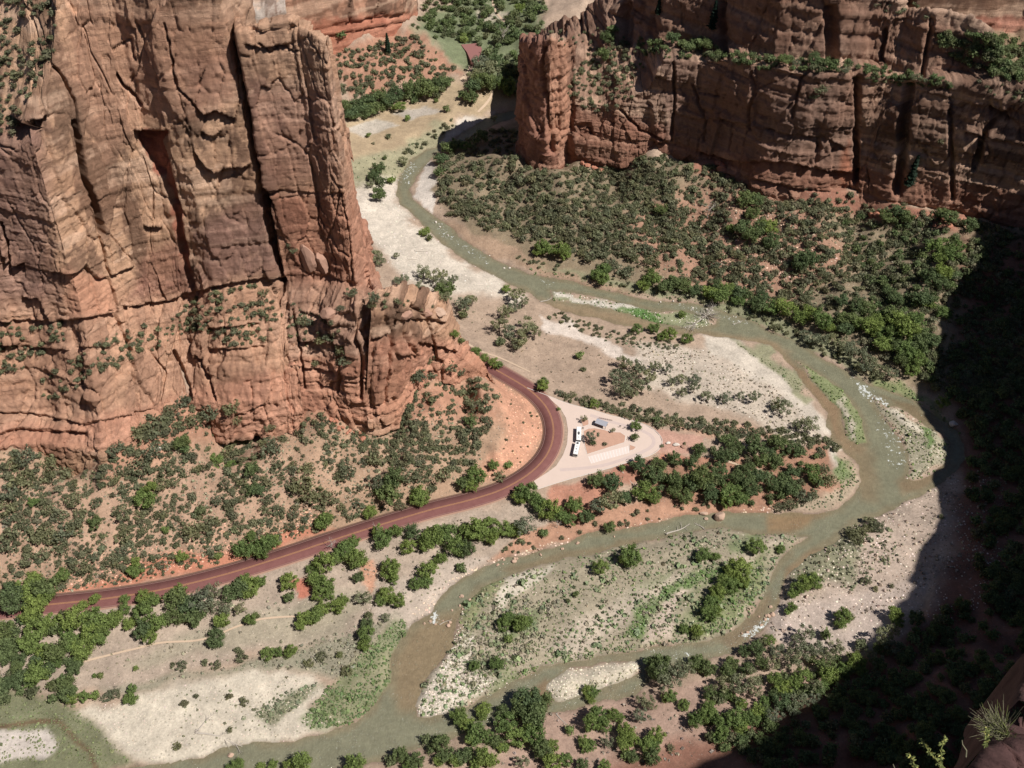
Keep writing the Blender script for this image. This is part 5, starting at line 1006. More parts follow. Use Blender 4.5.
DR = [brush_scatter(*a) for a in [
 (ISL, 4.2, .5, .3, .9, (152,144,118), 1, .8), (ISL, 5.2, .5, .5, 1.5, (124,136,96), 2, .9), ([(440,660),(470,620),(520,600),(560,600),(540,650),(470,690)], 3.2, .8, .4, 1.1, (138,134,106), 3, .3),
 ([(800,548),(880,517),(945,470),(1010,470),(1010,560),(900,600),(800,640),(768,634)], 4.4, .5, .3, .9, (176,158,136), 4, .6), ([(800,548),(850,527),(890,520),(900,560),(850,590),(790,580)], 4, .6, .5, 1.1, (128,128,98), 5, .4),
 ([(640,345),(700,348),(760,376),(800,404),(820,440),(770,425),(700,400),(640,385)], 3.6, .75, .3, .8, (160,148,124), 6, .4), ([(600,335),(690,345),(690,360),(620,345)], 3.4, .8, .4, 1, (130,134,104), 7, .3),
 ([(430,300),(540,310),(640,365),(770,430),(620,400),(540,380),(480,345)], 5.5, .4, .25, .7, (150,134,112), 8, .5), ([(100,690),(256,662),(330,635),(400,608),(345,680),(300,668),(200,676)], 3.6, .8, .35, .95, (140,136,112), 9, .4),
 ([(0,620),(250,585),(430,525),(560,500),(500,560),(400,610),(250,660),(0,690)], 6, .35, .3, .8, (150,142,118), 10, .5), ([(250,712),(290,690),(318,682),(300,705),(268,722)], 3, .9, .5, 1, (118,124,92), 11, .2),
 ([(175,690),(300,675),(300,735),(180,750)], 7, .4, .3, .8, (128,128,98), 12, .6), ([(-60,640),(60,600),(330,520),(480,470),(490,400),(300,420),(100,470),(-60,470)], 4, .6, .3, .8, (150,140,112), 13, .6),
 ([(440,210),(560,260),(700,290),(850,345),(950,360),(950,230),(850,215),(700,165),(450,150)], 4.5, .5, .4, 1.0, (150,140,112), 14, .5), ([(868,395),(948,430),(948,460),(913,480),(900,440)], 3.2, .7, .3, .8, (150,146,118), 15, .4),
 ([(500,720),(640,700),(800,690),(700,760),(500,765)], 6, .4, .4, .9, (146,132,116), 16, .5), ([(340,165),(400,150),(440,125),(400,180),(350,190)], 4, .5, .4, 1, (140,142,108), 17, .5), ([(545,690),(640,665),(640,675),(560,698)], 3, .6, .3, .7, (156,150,118), 18, .3),
 ([(780,505),(838,490),(862,465),(860,480),(838,505),(800,512)], 3, .6, .4, .9, (120,128,92), 19, .3)]]
GRS = [brush_scatter(*a) for a in [
 ([(300,722),(330,682),(365,650),(402,616),(408,630),(394,655),(394,680),(376,704),(350,724),(315,730)], 2.3, .8, .3, 1.0, (104,122,72), 31, .5), ([(625,635),(640,608),(662,588),(700,572),(740,560),(720,580),(680,590),(655,604),(640,640)], 2.8, .8, .4, .8, (100,128,62), 32, .3),
 ([(-40,690),(60,696),(80,712),(110,738),(132,764),(-40,764)], 3.2, .8, .3, .7, (116,122,80), 33, .5), (islands[2], 2.5, .85, .3, .7, (112,130,68), 34, .3), (islands[0], 2.8, .6, .3, .7, (116,132,80), 35, .4), (islands[1], 3, .5, .3, .8, (118,132,78), 36, .5),
 ([(612,304),(655,312),(672,327),(640,320)], 2.3, .9, .3, .8, (88,132,50), 37, .1), (ISL, 4, .5, .3, .7, (116,132,78), 38, .6), ([(868,370),(900,380),(952,420),(966,440),(925,410),(880,390)], 2.8, .8, .3, .8, (112,130,74), 39, .3),
 ([(690,640),(700,600),(740,570),(765,555),(755,600),(730,628)], 3, .7, .4, .9, (104,128,68), 40, .3), ([(455,700),(512,680),(590,660),(640,648),(640,644),(560,655),(480,690)], 2.6, .8, .3, .7, (112,130,72), 41, .3),
 ([(540,284),(600,290),(700,306),(790,338),(780,325),(700,300),(600,280),(530,268)], 3, .6, .3, .8, (116,128,82), 42, .3), ([(385,340),(440,330),(470,350),(400,350)], 4, .01, .3, .6, (110,120,80), 43, .3), ([(735,342),(800,378),(815,402),(800,392),(760,362)], 2.6, .8, .3, .7, (122,132,84), 44, .3),
 ([(843,455),(856,466),(855,482),(838,490),(836,470)], 2.6, .8, .3, .7, (112,132,72), 45, .2)]]
def merged(name, sets, quads, flat, matr):
    a = [np.concatenate([s_[i] for s_ in sets]) for i in range(5)]; x, y, z, r, c = a; n = len(x); g = np.random.default_rng(5); r = r*np.exp(g.normal(0, .3, n))
    V = np.empty((n, quads, 4, 3)); 
    for q in range(quads):
        d = g.normal(size=(n, 3)); d[:, 2] = np.abs(d[:, 2])*flat; d /= np.linalg.norm(d, axis=1, keepdims=True)
        nn = d+g.normal(0, .4, (n, 3)); nn /= np.linalg.norm(nn, axis=1, keepdims=True); u = np.cross(nn, g.normal(size=(n, 3))); u /= np.linalg.norm(u, axis=1, keepdims=True); v = np.cross(nn, u)
        ctr = np.stack([x, y, z], 1)+d*(r*g.uniform(.3, .8, n))[:, None]; s_ = (r*g.uniform(.28, .5, n))[:, None]
        V[:, q, 0] = ctr-u*s_-v*s_; V[:, q, 1] = ctr+u*s_-v*s_*.8; V[:, q, 2] = ctr+u*s_*.8+v*s_; V[:, q, 3] = ctr-u*s_+v*s_*.7
    V = V.reshape(-1, 3); cc = np.repeat(c, quads*4, 0)*np.repeat(g.uniform(.8, 1.2, (n*quads, 1)), 4, 0)
    o = link(name, mesh_np(name, V, np.arange(len(V)).reshape(-1, 4), [matr], cc)); tag(o, kind='stuff'); print(name, n); return o
tag(merged('dry_brush', DR, 9, .8, M_veg), 'low grey-brown dry brush dotted over the river flats and slopes', 'brush')
tag(merged('grass', GRS, 7, 1.4, M_veg), 'low green grass and reeds along the river edges and on the islands', 'grass')

# ---- split the planned plants into individual things and the mass of the smallest ones
byk = defaultdict(list)
for P_ in PLANTS: byk[P_[0]].append(P_)
def vis(P_): 
    k, p, r, x, y, rp = P_; return rp if (-5 < x < 1029 and -5 < y < 773) else rp*.2
LIM = {'C': 290, 'G': 290, 'B': 290, 'D': 290, 'P': 50}
MAIN = []; REST = []
for k, L in byk.items():
    L.sort(key=vis, reverse=True); MAIN += L[:LIM[k]]; REST += L[LIM[k]:]
print({k: len(v) for k, v in byk.items()}, 'rest', len(REST))
ORD = ['first','second','third','fourth','fifth','sixth','seventh','eighth','ninth','tenth','eleventh','twelfth','thirteenth','fourteenth','fifteenth','sixteenth','seventeenth','eighteenth','nineteenth','twentieth']
TENS = {2:'twenty',3:'thirty',4:'forty',5:'fifty',6:'sixty',7:'seventy',8:'eighty',9:'ninety'}
def ordn(i):
    if i < 20: return ORD[i]
    t, o_ = divmod(i+1, 10)
    return (TENS[t]+'-'+ORD[o_-1]) if o_ else TENS[t][:-1]+'ieth'
grp = defaultdict(list)
for P_ in MAIN: grp[(P_[0], zone(P_[3], P_[4]))].append(P_)
rr = random.Random(3)
for (k, zw), L in sorted(grp.items(), key=lambda t: t[0]):
    nm, cat, words, _ = KN[k]; L.sort(key=lambda q: q[3]); n = len(L)
    for i, (k_, p, r, x, y, rp) in enumerate(L):
        big = rp > 9
        e = bpy.data.objects.new(nm, None); C.objects.link(e); e.location = p; e.rotation_euler = (0, 0, rr.uniform(0, 6.28)); e.empty_display_size = 1
        hs = r*rr.uniform(.88, 1.15); e.scale = (r, r*rr.uniform(.88, 1.1), hs)
        cm, tm, _a = PROTO[k][rr.randrange(len(PROTO[k]))]
        for pn, me in (('crown', cm), ('trunk', tm)):
            if k == 'C' and pn == 'trunk': pn = 'stem'
            if k == 'C' and pn == 'crown': pn = 'foliage'
            o = bpy.data.objects.new(pn, me); C.objects.link(o); o.parent = e
        if n == 1: lab = 'lone '+words+' '+zw
        elif k == 'C' or n > 60: lab = words+' '+zw
        elif i == 0: lab = 'leftmost '+words+' '+zw
        elif i == n-1: lab = 'rightmost '+words+' '+zw
        else: lab = ordn(i)+' '+words+' from the left '+zw
        tag(e, lab, cat, (words+'s '+zw) if n > 1 else None)
# the rest as one mass of scrub
Vs = []; Fs = []; Cs = []; n0 = 0; SC_LIGHT = {}
LC_ = {'C': alb(LEAFC), 'B': alb(LEAFB), 'G': alb(LEAFG), 'D': alb(LEAFD)}
light = {}
for k, kw in (('C', dict(nl=6, nq=130, rr=1, q=.15, zc=.5, flat=.4, spread=.55, lobe=.5)), ('B', dict(nl=8, nq=260, rr=1, q=.13, zc=.9, flat=.7, spread=.6, lobe=.46)), ('G', dict(nl=8, nq=260, rr=1, q=.13, zc=.9, flat=.7, spread=.6, lobe=.46)), ('D', dict(nl=8, nq=260, rr=1, q=.13, zc=.9, flat=.7, spread=.6, lobe=.46))):
    light[k] = [crown_arrays(hash_(k)+500+i, **kw) for i in range(5)]
for (k, p, r, x, y, rp) in REST:
    V, Ff, S, _l = light[k][rr.randrange(5)]; a = rr.uniform(0, 6.28); ca, sa = math.cos(a), math.sin(a); q = V*[r, r, r*rr.uniform(.85, 1.15)]
    q = np.stack([q[:, 0]*ca-q[:, 1]*sa+p.x, q[:, 0]*sa+q[:, 1]*ca+p.y, q[:, 2]+p.z], 1)
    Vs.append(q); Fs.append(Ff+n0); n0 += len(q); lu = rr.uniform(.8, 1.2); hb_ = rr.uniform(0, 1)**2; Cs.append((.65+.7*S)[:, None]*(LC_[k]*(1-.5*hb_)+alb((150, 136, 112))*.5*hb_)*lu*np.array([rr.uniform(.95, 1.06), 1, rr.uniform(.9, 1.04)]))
if Vs:
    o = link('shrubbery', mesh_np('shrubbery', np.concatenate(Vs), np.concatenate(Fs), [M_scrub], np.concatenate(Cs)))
    tag(o, 'dense grey-green scrub covering the talus slopes and ledges', 'scrub', None, 'stuff')
print('plants', round(time.time()-T0, 1))
# ---------------------------------------------------------------- rocks
M_boul = {c: plain('boulder_'+c, v, .9, .22, 1.2) for c, v in (('red', (196,128,98)), ('tan', (206,170,144)), ('pale', (232,218,204)), ('brown', (190,144,120)))}
def rock_mesh(seed, mat, sub=3, ax=(1, 1, .8), fac=10, lo=.62):
    import bmesh
    bm = bmesh.new(); bmesh.ops.create_icosphere(bm, subdivisions=sub, radius=1); g = random.Random(seed)
    planes = [(Vector((g.gauss(0, 1), g.gauss(0, 1), g.gauss(0, 1))).normalized(), g.uniform(lo, .9)) for _ in range(fac)]
    for v in bm.verts:
        for n, d in planes:
            k = v.co.dot(n)
            if k > d: v.co -= n*(k-d)
        v.co = Vector((v.co.x*ax[0], v.co.y*ax[1], v.co.z*ax[2]))+Vector([g.uniform(-.02, .02) for _ in range(3)])
    me = bpy.data.meshes.new('boulder'); bm.to_mesh(me); bm.free(); me.materials.append(mat); return me
FIN = {}
def boulder(px, py, rpx, c, lab, group=None, ax=(1, .8, .75), seed=0, rz=0, name='boulder', sink=.35, lift=0):
    h = cast(px, py+rpx*.5); p = h[0]; r = rpx*(p-CAM).length/F
    o = link(name, rock_mesh(seed+int(px), M_boul[c], ax=ax, fac=16 if name == 'rock_fin' else 10, lo=.42 if name == 'rock_fin' else .62)); o.location = p+Vector((0, 0, r*sink+lift)); o.scale = (r, r, r); o.rotation_euler = (0, 0, rz)
    return tag(o, lab, 'rock', group)
boulder(159.5, 448, 3.2, 'pale', 'white boulder among shrubs high on the red slope', seed=1)
boulder(157, 487, 1.4, 'pale', 'small white stone beside the bright green bushes on the red slope')
boulder(719.5, 515, 6, 'tan', 'large angular pinkish boulder at the water edge of the river', ax=(1, .8, .9), seed=4, rz=.5)
boulder(704, 512, 4.5, 'tan', 'flat pale slab on the bank left of the large river boulder', ax=(1, .5, .35), seed=7)
boulder(706, 518, 2.2, 'tan', 'small block in the shallows beside the large river boulder', ax=(1, .8, .6), seed=8)
boulder(953, 423, 4.2, 'pale', 'pale boulder in the shade on the gravel bar at the bend', ax=(1, .8, .7), seed=9)
boulder(676, 443.5, 4, 'pale', 'pale flat block beside the eastern tip of the bus loop', ax=(1, .5, .4), seed=10, rz=-.3)
boulder(668, 442, 3, 'pale', 'paler low slab nearest the curved kerb of the bus loop', ax=(1, .5, .4), seed=11, rz=.2)
boulder(683, 446, 2.6, 'brown', 'brown block on the red dirt east of the bus loop', seed=12)
boulder(487, 754.5, 3, 'tan', 'stone in the water off the near bank', seed=14)
boulder(231, 754, 3.2, 'tan', 'pinkish boulder in the river below the driftwood snags', ax=(1, .7, .6), seed=13)
boulder(422, 309, 12, 'brown', 'long brown slab on top of the rock nose', ax=(1, .45, .4), seed=15, rz=.1, sink=.2)
boulder(438, 309, 9, 'tan', 'tan block at the tip of the rock nose top', ax=(1, .6, .6), seed=16, rz=-.3, sink=.2)
boulder(405, 312, 8, 'brown', 'squarish brown block on the left of the rock nose top', ax=(1, .7, .8), seed=17, sink=.2)
boulder(309, 256, 17, 'brown', 'tall pointed rock fin standing against the foot of the tower', ax=(.55, .42, 1.35), seed=18, name='rock_fin', sink=.25)
boulder(322, 260, 14, 'brown', 'second rock fin leaning beside the pointed one at the tower foot', ax=(.5, .42, 1.15), seed=19, name='rock_fin', sink=.2)
boulder(329, 312, 9, 'brown', 'squat brown boulder on the ledge under the tower', seed=20)
g = random.Random(5)
def brand(poly, n, r0, r1, c, lab, grp):
    P = np.array(poly, float); k = 0; t = 0
    while k < n and t < n*30:
        t += 1; x = g.uniform(P[:, 0].min(), P[:, 0].max()); y = g.uniform(P[:, 1].min(), P[:, 1].max())
        if not inpoly(x, y, poly): continue
        h = cast(x, y)
        if not h or h[2] not in ('ground', 'river'): continue
        if gridat(dflat, h[0].x, h[0].y) < 1: continue
        boulder(x, y, g.uniform(r0, r1)*(1 if g.random() < .7 else 1.5), c, lab, grp, (1, g.uniform(.6, .95), g.uniform(.5, .85)), g.randrange(9999), g.uniform(0, 3)); k += 1
brand([(716,158),(745,168),(770,182),(760,184),(720,170)], 12, 2, 4.5, 'red', 'red fallen block along the foot of the right-hand cliff', 'red fallen blocks under the right-hand cliff')
brand([(560,155),(600,150),(640,152),(600,170)], 10, 1.5, 3.5, 'red', 'red rock near the base of the cliff pillar', 'red rocks near the cliff pillar')
brand([(860,205),(960,214),(950,232),(870,215)], 10, 2, 4, 'red', 'red block under the shaded part of the right-hand cliff', 'red blocks under the shaded cliff')
brand([(330,415),(380,420),(370,440),(330,432)], 14, 1.5, 3.2, 'red', 'red ledge rock in the middle of the scrub slope', 'red ledge rocks on the scrub slope')
brand([(230,560),(90,590),(120,560),(200,520),(330,500),(330,520)], 22, .8, 1.6, 'tan', 'small tan rock on the red slope above the road', 'small tan rocks above the road')
brand([(650,190),(850,240),(800,300),(640,260)], 26, .8, 1.6, 'tan', 'pale rock lying in the scrub under the right-hand cliff', 'pale rocks in the right-hand scrub')
brand([(478,560),(560,545),(620,535),(580,545),(500,565)], 16, .9, 2, 'tan', 'pinkish stone on the cut bank below the bus loop', 'stones on the cut bank')
brand([(430,218),(470,243),(512,268),(505,270),(460,247)], 6, .8, 1.4, 'pale', 'pale stone in the upper river shallows', 'pale stones in the upper river')
brand([(640,298),(700,302),(745,318),(735,322),(680,308)], 9, .7, 1.5, 'pale', 'pale stone in the river beside the driftwood island', 'pale stones beside the driftwood island')
brand([(410,625),(435,618),(450,612),(455,602),(470,585),(478,590),(455,625)], 14, .8, 1.7, 'tan', 'stone by the small rapid below the road', 'stones by the small rapid')
brand([(730,640),(745,625),(770,605),(775,612),(750,636)], 14, .9, 2, 'tan', 'stone beside the whitewater of the lower channel', 'stones by the lower whitewater')
# gravel mass
def stones(sets):
    V = []; Fq = []; n0 = 0; Cc = []
    base = np.array([(1,0,0),(0,1,0),(-1,0,0),(0,-1,0),(0,0,.8),(0,0,-.5)], float); fs = np.array([(0,1,4),(1,2,4),(2,3,4),(3,0,4)])
    for x, y, z, r, c in sets:
        n = len(x); gg = np.random.default_rng(n)
        v = base[None]*gg.uniform(.5, 1.2, (n, 6, 1))*r[:, None, None]; a = gg.uniform(0, 3, n); ca, sa = np.cos(a)[:, None], np.sin(a)[:, None]
        v = np.stack([v[..., 0]*ca-v[..., 1]*sa, v[..., 0]*sa+v[..., 1]*ca, v[..., 2]], -1)+np.stack([x, y, z], 1)[:, None]
        V.append(v.reshape(-1, 3)); Fq.append((fs[None]+(np.arange(n)*6)[:, None, None]+n0).reshape(-1, 3)); n0 += n*6; Cc.append(np.repeat(c, 6, 0))
    return np.concatenate(V), np.concatenate(Fq), np.concatenate(Cc)
SS = [brush_scatter(*a) for a in [([(414,718),(420,700),(446,657),(460,622),(478,640),(470,672),(500,682),(440,718)], 2.4, .8, .25, .6, (212,198,180), 51, .3), ([(80,712),(130,697),(256,670),(312,672),(322,690),(306,706),(345,722),(300,740),(205,757),(150,762)], 3, .5, .2, .5, (190,174,156), 52, .6),
 ([(780,600),(800,550),(945,472),(1000,480),(1000,600),(900,640),(770,632)], 4, .4, .3, .7, (222,202,184), 53, .6), (islands[1], 3.6, .25, .25, .6, (212,200,184), 54, .4), (islands[4], 2.5, .7, .25, .6, (214,200,178), 55, .3), (islands[0], 2.6, .4, .25, .6, (224,214,200), 56, .4),
 ([(640,345),(700,348),(760,376),(835,465),(770,425),(640,385)], 4, .3, .25, .6, (216,204,188), 57, .4), ([(352,190),(400,190),(512,288),(525,303),(400,280),(360,230)], 3.4, .25, .3, .8, (206,194,180), 58, .6), ([(355,560),(400,580),(458,556),(500,540),(490,560),(410,628),(250,660),(100,690)], 4, .22, .25, .5, (186,168,148), 59, .7),
 ([(540,545),(640,522),(780,505),(780,513),(640,532),(560,546),(500,566),(420,620),(410,612),(460,572)], 2.6, .6, .3, .8, (214,184,160), 60, .3), ([(496,365),(545,405),(546,440),(520,470),(480,480),(508,430)], 3, .45, .3, .7, (226,168,134), 61, .4), (ISL, 5, .2, .2, .5, (204,190,168), 62, .8),
 ([(720,200),(860,240),(800,290),(700,260)], 3, .4, .4, 1.0, (206,170,146), 63, .5), ([(60,560),(330,500),(330,525),(230,560),(60,600)], 3.4, .5, .3, .8, (216,160,130), 64, .5)]]
V_, F_, C_ = stones(SS); o = link('gravel', mesh_np('gravel', V_, F_, [M_veg], C_)); tag(o, 'loose pale stones and gravel strewn over river bars and slopes', 'gravel', None, 'stuff')

# ---------------------------------------------------------------- driftwood and dead trees
def limbs(mb, p, d, L, r, g, depth, n=5, wob=.25):
    pts = [Vector(p)]; dd = Vector(d).normalized(); rad = [r]
    for i in range(n):
        dd = (dd+Vector((g.uniform(-wob, wob), g.uniform(-wob, wob), g.uniform(-wob, wob)*.6))).normalized(); pts.append(pts[-1]+dd*L/n); rad.append(r*(1-.75*(i+1)/n))
        if depth and i >= 1:
            for _ in range(g.choice((1, 2))):
                nd_ = (dd+Vector((g.uniform(-1, 1), g.uniform(-1, 1), g.uniform(-.2, .8)))).normalized(); limbs(mb, pts[-1], nd_, L*g.uniform(.35, .6), rad[-1]*.65, g, depth-1, 4, wob)
    mb.tube(pts, rad, 6)
def lie(px0, py0, px1, py1, r, lab, depth=1, name='driftwood_log', cat='driftwood', seed=1, grp=None):
    a = gcast(px0, py0); b = gcast(px1, py1); z0 = max(a[2], 0)+r*.8; z1 = max(b[2], 0)+r*.6; g = random.Random(seed)
    root = bpy.data.objects.new(name, None); C.objects.link(root); root.location = (a[0], a[1], z0)
    d = Vector((b[0]-a[0], b[1]-a[1], z1-z0)); L = d.length; mb = MB(); pts = []; rad = []
    side = Vector((-d.y, d.x, 0)).normalized()
    for i in range(8):
        t = i/7; pts.append(d*t+side*math.sin(t*5+seed)*L*.035+Vector((0, 0, r*.3*math.sin(t*7)))); rad.append(r*(1-.7*t))
    mb.tube(pts, rad, 8); mb.build('log', M_dead, root)
    br = MB()
    for i in (3, 4, 5, 6):
        for _ in range(depth): limbs(br, pts[i], d.normalized()+side*g.uniform(-1.2, 1.2)+Vector((0, 0, g.uniform(0, .5))), L*g.uniform(.15, .3), rad[i]*.6, g, 1, 4)
    if depth: br.build('branch', M_dead, root)
    rw = MB()
    for k in range(7): limbs(rw, (0, 0, 0), (-d.normalized()*.5+side*g.uniform(-1, 1)+Vector((0, 0, g.uniform(-.1, 1)))), r*g.uniform(2.2, 4), r*.4, g, 0, 3)
    rw.build('root_end', M_dead, root)
    return tag(root, lab, cat, grp)
lie(667,535,690,525.5,.42,'pale bleached log lying at the head of the scrubby island',1,seed=2)
lie(704,529,694,524,.3,'shorter pale log crossing the bleached log on the island head',1,seed=3)
lie(557,714,570,730,.28,'dark leaning dead trunk on the near bank',0,name='fallen_trunk',cat='fallen tree',seed=4)
lie(198,730,216,712,.35,'left arm of the driftwood snags on the white gravel bank',2,seed=5)
lie(198,733,243,745,.45,'long forked driftwood snag reaching into the river',2,seed=6)
lie(620,471,636,486,.3,'fallen grey trunk in the trees below the bus loop',1,name='fallen_trunk',cat='fallen tree',seed=7)
lie(733,326,742,322,.22,'small branch sticking out of the river right of the root tangle',2,name='driftwood_branch',seed=8)
lie(541,302,552,299,.35,'short driftwood log across the head of the thin island',1,seed=9)
lie(415,251,428,252,.25,'thin log on the white beach beside the upper river',0,seed=10); lie(408,259,418,260,.22,'second thin log on the white beach, lower down',0,seed=11)
lie(440,626,452,620,.2,'thin stick log by the small rapid',1,seed=12)
# the uprooted tree
a = gcast(688,328); root = bpy.data.objects.new('uprooted_tree', None); C.objects.link(root); root.location = (a[0], a[1], .4); g = random.Random(4)
b = gcast(716,313); d = Vector((b[0]-a[0], b[1]-a[1], 1.5)); mb = MB(); mb.tube([(0,0,0), tuple(d*.3), tuple(d*.62+Vector((0,0,1)))], [.3, .45, .6], 8); mb.build('trunk', M_dead, root)
mb = MB()
for k in range(12): limbs(mb, d*.25, (-d.normalized()+Vector((g.uniform(-1.1, 1.1), g.uniform(-1.1, 1.1), g.uniform(-.1, .5)))), g.uniform(5, 10), .22, g, 1, 5)
mb.build('branch', M_dead, root); mb = MB()
for k in range(26): limbs(mb, d*.62+Vector((0, 0, 1)), (d.normalized()*.7+Vector((g.uniform(-1.2, 1.2), g.uniform(-1.2, 1.2), g.uniform(-.4, 1)))), g.uniform(5, 9), .26, g, 1, 4, .4)
mb.build('root_wad', M_dead, root); tag(root, 'pale uprooted tree with tangled roots on the river island', 'dead tree')
def snag(px, py, hm, lab, seed, grp=None, mat=None):
    p = gcast(px, py); root = bpy.data.objects.new('leafless_tree', None); C.objects.link(root); root.location = (p[0], p[1], max(p[2], 0)); g = random.Random(seed); mb = MB()
    mb.tube([(0, 0, -.3), (.1, 0, hm*.5), (.2, .1, hm)], [hm*.03, hm*.022, hm*.008]); mb.build('trunk', M_dead, root); mb = MB()
    for k in range(11): limbs(mb, (.1, 0, hm*g.uniform(.25, .8)), (g.uniform(-1, 1), g.uniform(-1, 1), g.uniform(.2, .9)), hm*g.uniform(.35, .6), hm*.014, g, 1, 4)
    mb.build('branch', M_dead, root); tag(root, lab, 'dead tree', grp)
snag(332,548,7,'pale leafless tree standing at the road edge, left of two',1); snag(377,534,7,'pale leafless tree standing at the road edge, right of two',2)
snag(707,218,12,'tall bleached dead tree in the scrub under the right-hand cliff',3); snag(716,40,8,'grey dead conifer on the ledge of the right-hand cliff',4)
snag(557,528,5,'bare grey tree on the cut bank below the bus loop',5); snag(503,44,14,'bare grey tree in the far valley woods',6)
snag(17,612,8,'bare trunks among the trees at the left end of the road',7)

# ---------------------------------------------------------------- shuttle bus with trailer
M_busw = plain('white_bus_paint', (250, 248, 244), .35, .03); M_glass, _nt, _b = nodemat('bus_glass'); _b.inputs['Base Color'].default_value = (.02, .025, .03, 1); _b.inputs['Roughness'].default_value = .08; _b.inputs['Specular IOR Level'].default_value = .5
M_blk = plain('black_rubber', (40, 40, 42), .8, .1); M_unit = plain('dark_roof_unit', (62, 62, 66), .6, .1); M_grn = plain('green_band', (120, 130, 96), .5, .05); M_rim = plain('steel_rim', (170, 170, 170), .4, .05); M_lampw = plain('headlamp_glass', (235, 235, 225), .2, .02)
def bus(name, c, yaw, L, lab, motor=True):
    root = bpy.data.objects.new(name, None); C.objects.link(root); root.location = c; root.rotation_euler = (0, 0, yaw); W = 1.3
    b = MB().box(-W, W, -L/2, L/2, .45, 2.95, .14).build('body', M_busw, root)
    MB().box(-W-.015, W+.015, -L/2+.5, L/2-.5, .85, 1.15).build('side_band', M_grn, root)
    for sx in (-1, 1):
        n = int((L-1.6)/1.5)
        for k in range(n):
            y0 = -L/2+.8+k*(L-1.6)/n; MB().box(sx*(W-.02) if sx < 0 else W-.02, sx*(W+.03) if sx < 0 else W+.03, y0+.08, y0+(L-1.6)/n-.08, 1.4, 2.35).build('window', M_glass, root)
    MB().box(-W+.12, W-.12, -L/2-.03, -L/2+.05, 1.2, 2.5).build('windscreen' if motor else 'front_window', M_glass, root)
    MB().box(-W+.2, W-.2, L/2-.05, L/2+.03, 1.4, 2.4).build('rear_window', M_glass, root)
    MB().box(W-.03, W+.035, -L/2+.35, -L/2+1.45, .5, 2.4).build('door', M_glass, root)
    MB().box(-.55, .55, L/2-1.9 if motor else -.6, L/2-.7 if motor else .6, 2.95, 3.2, .05).build('roof_unit', M_unit, root)
    for k, y in enumerate((-L*.3, -L*.1, L*.12)):
        MB().box(-.3, .3, y-.3, y+.3, 2.95, 3.04, .02).build('roof_hatch', M_unit if k % 2 else M_rim, root)
    for y in ((-L/2+1.9, L/2-2.3) if motor else (-L*.12, L*.12)):
        for sx in (-1, 1):
            w_ = bpy.data.objects.new('wheel', MB().cyl((sx*(W-.3), y, .48), (sx*(W+.01), y, .48), .48, n=18).build('tmpw', M_blk).data); 
            bpy.data.objects.remove(bpy.data.objects['tmpw']); C.objects.link(w_); w_.parent = root
            MB().cyl((sx*(W-.02), y, .48), (sx*(W+.03), y, .48), .26, n=14).build('rim', M_rim, w_)
    if motor:
        for sx in (-1, 1): MB().cyl((sx*.95, -L/2-.05, .8), (sx*.95, -L/2+.05, .8), .13).build('headlight', M_lampw, root)
    else: MB().cyl((0, -L/2+.1, .6), (0, -L/2-1.1, .55), .07).build('tow_bar', M_blk, root)
    return tag(root, lab, 'bus' if motor else 'bus trailer')
A1 = Vector(at_z(579.0,426.5,RZ+2.9)); B1 = Vector(at_z(578.6,439.9,RZ+2.9)); A2 = Vector(at_z(578.0,441.5,RZ+2.9)); B2 = Vector(at_z(575.3,454.0,RZ+2.9))
def putbus(nm, a, b, lab, motor):
    d = b-a; L = d.length; c = (a+b)/2; bus(nm, (c.x, c.y, RZ+.04), math.atan2(-d.x, d.y)+math.pi, L, lab, motor); print('bus', L)
putbus('shuttle_bus', A2, B2, 'white shuttle bus at the near end of the pair parked on the loop', True)
putbus('bus_trailer', A1, B1, 'white passenger trailer coupled behind the shuttle bus', False)
# ---------------------------------------------------------------- shelter
a = Vector(at_z(596.5,424.2,RZ)); b = Vector(at_z(606,427.6,RZ)); d = (b-a); d.z = 0; L = d.length; yaw = math.atan2(d.y, d.x); mid = (a+b)/2
M_roofm = plain('grey_metal_roof', (176, 176, 186), .5, .06); M_wood = plain('brown_timber', (110, 78, 62), .8, .15); M_stone = plain('stone_wall', (176, 130, 106), .9, .2, 2)
root = bpy.data.objects.new('bus_shelter', None); C.objects.link(root); root.location = (mid.x, mid.y, RZ+.03); root.rotation_euler = (0, 0, yaw); h = L/2
r = MB()
r.add([(-h-.5,-1.7,2.5),(h+.5,-1.7,2.5),(h+.5,.3,3.2),(-h-.5,.3,3.2),(-h-.5,-1.7,2.62),(h+.5,-1.7,2.62),(h+.5,.3,3.32),(-h-.5,.3,3.32)], [(0,3,2,1),(4,5,6,7),(0,1,5,4),(1,2,6,5),(3,7,6,2),(0,4,7,3)])
r.add([(-h-.5,.303,3.2),(h+.5,.303,3.2),(h+.5,2.0,2.6),(-h-.5,2.0,2.6),(-h-.5,.303,3.32),(h+.5,.303,3.32),(h+.5,2.0,2.72),(-h-.5,2.0,2.72)], [(0,3,2,1),(4,5,6,7),(0,1,5,4),(1,2,6,5),(2,3,7,6),(0,4,7,3)]).build('roof', M_roofm, root)
for x in np.linspace(-h, h, 4):
    for y in (-1.4, 1.7): MB().box(x-.11, x+.11, y-.11, y+.11, 0, 2.62).build('post', M_wood, root)
MB().box(-h, h, 1.85, 2.0, 0, 1.1).build('back_wall', M_stone, root)
MB().box(-h+.5, h-.5, .9, 1.35, .4, .47).box(-h+.6, -h+.7, .95, 1.3, 0, .4).box(h-.7, h-.6, .95, 1.3, 0, .4).build('bench', M_wood, root)
MB().box(-h-.2, h+.2, -1.7, 2.1, -.1, .02).build('floor_slab', M_conc, root); tag(root, 'open bus shelter with a grey metal roof on the loop island', 'shelter')
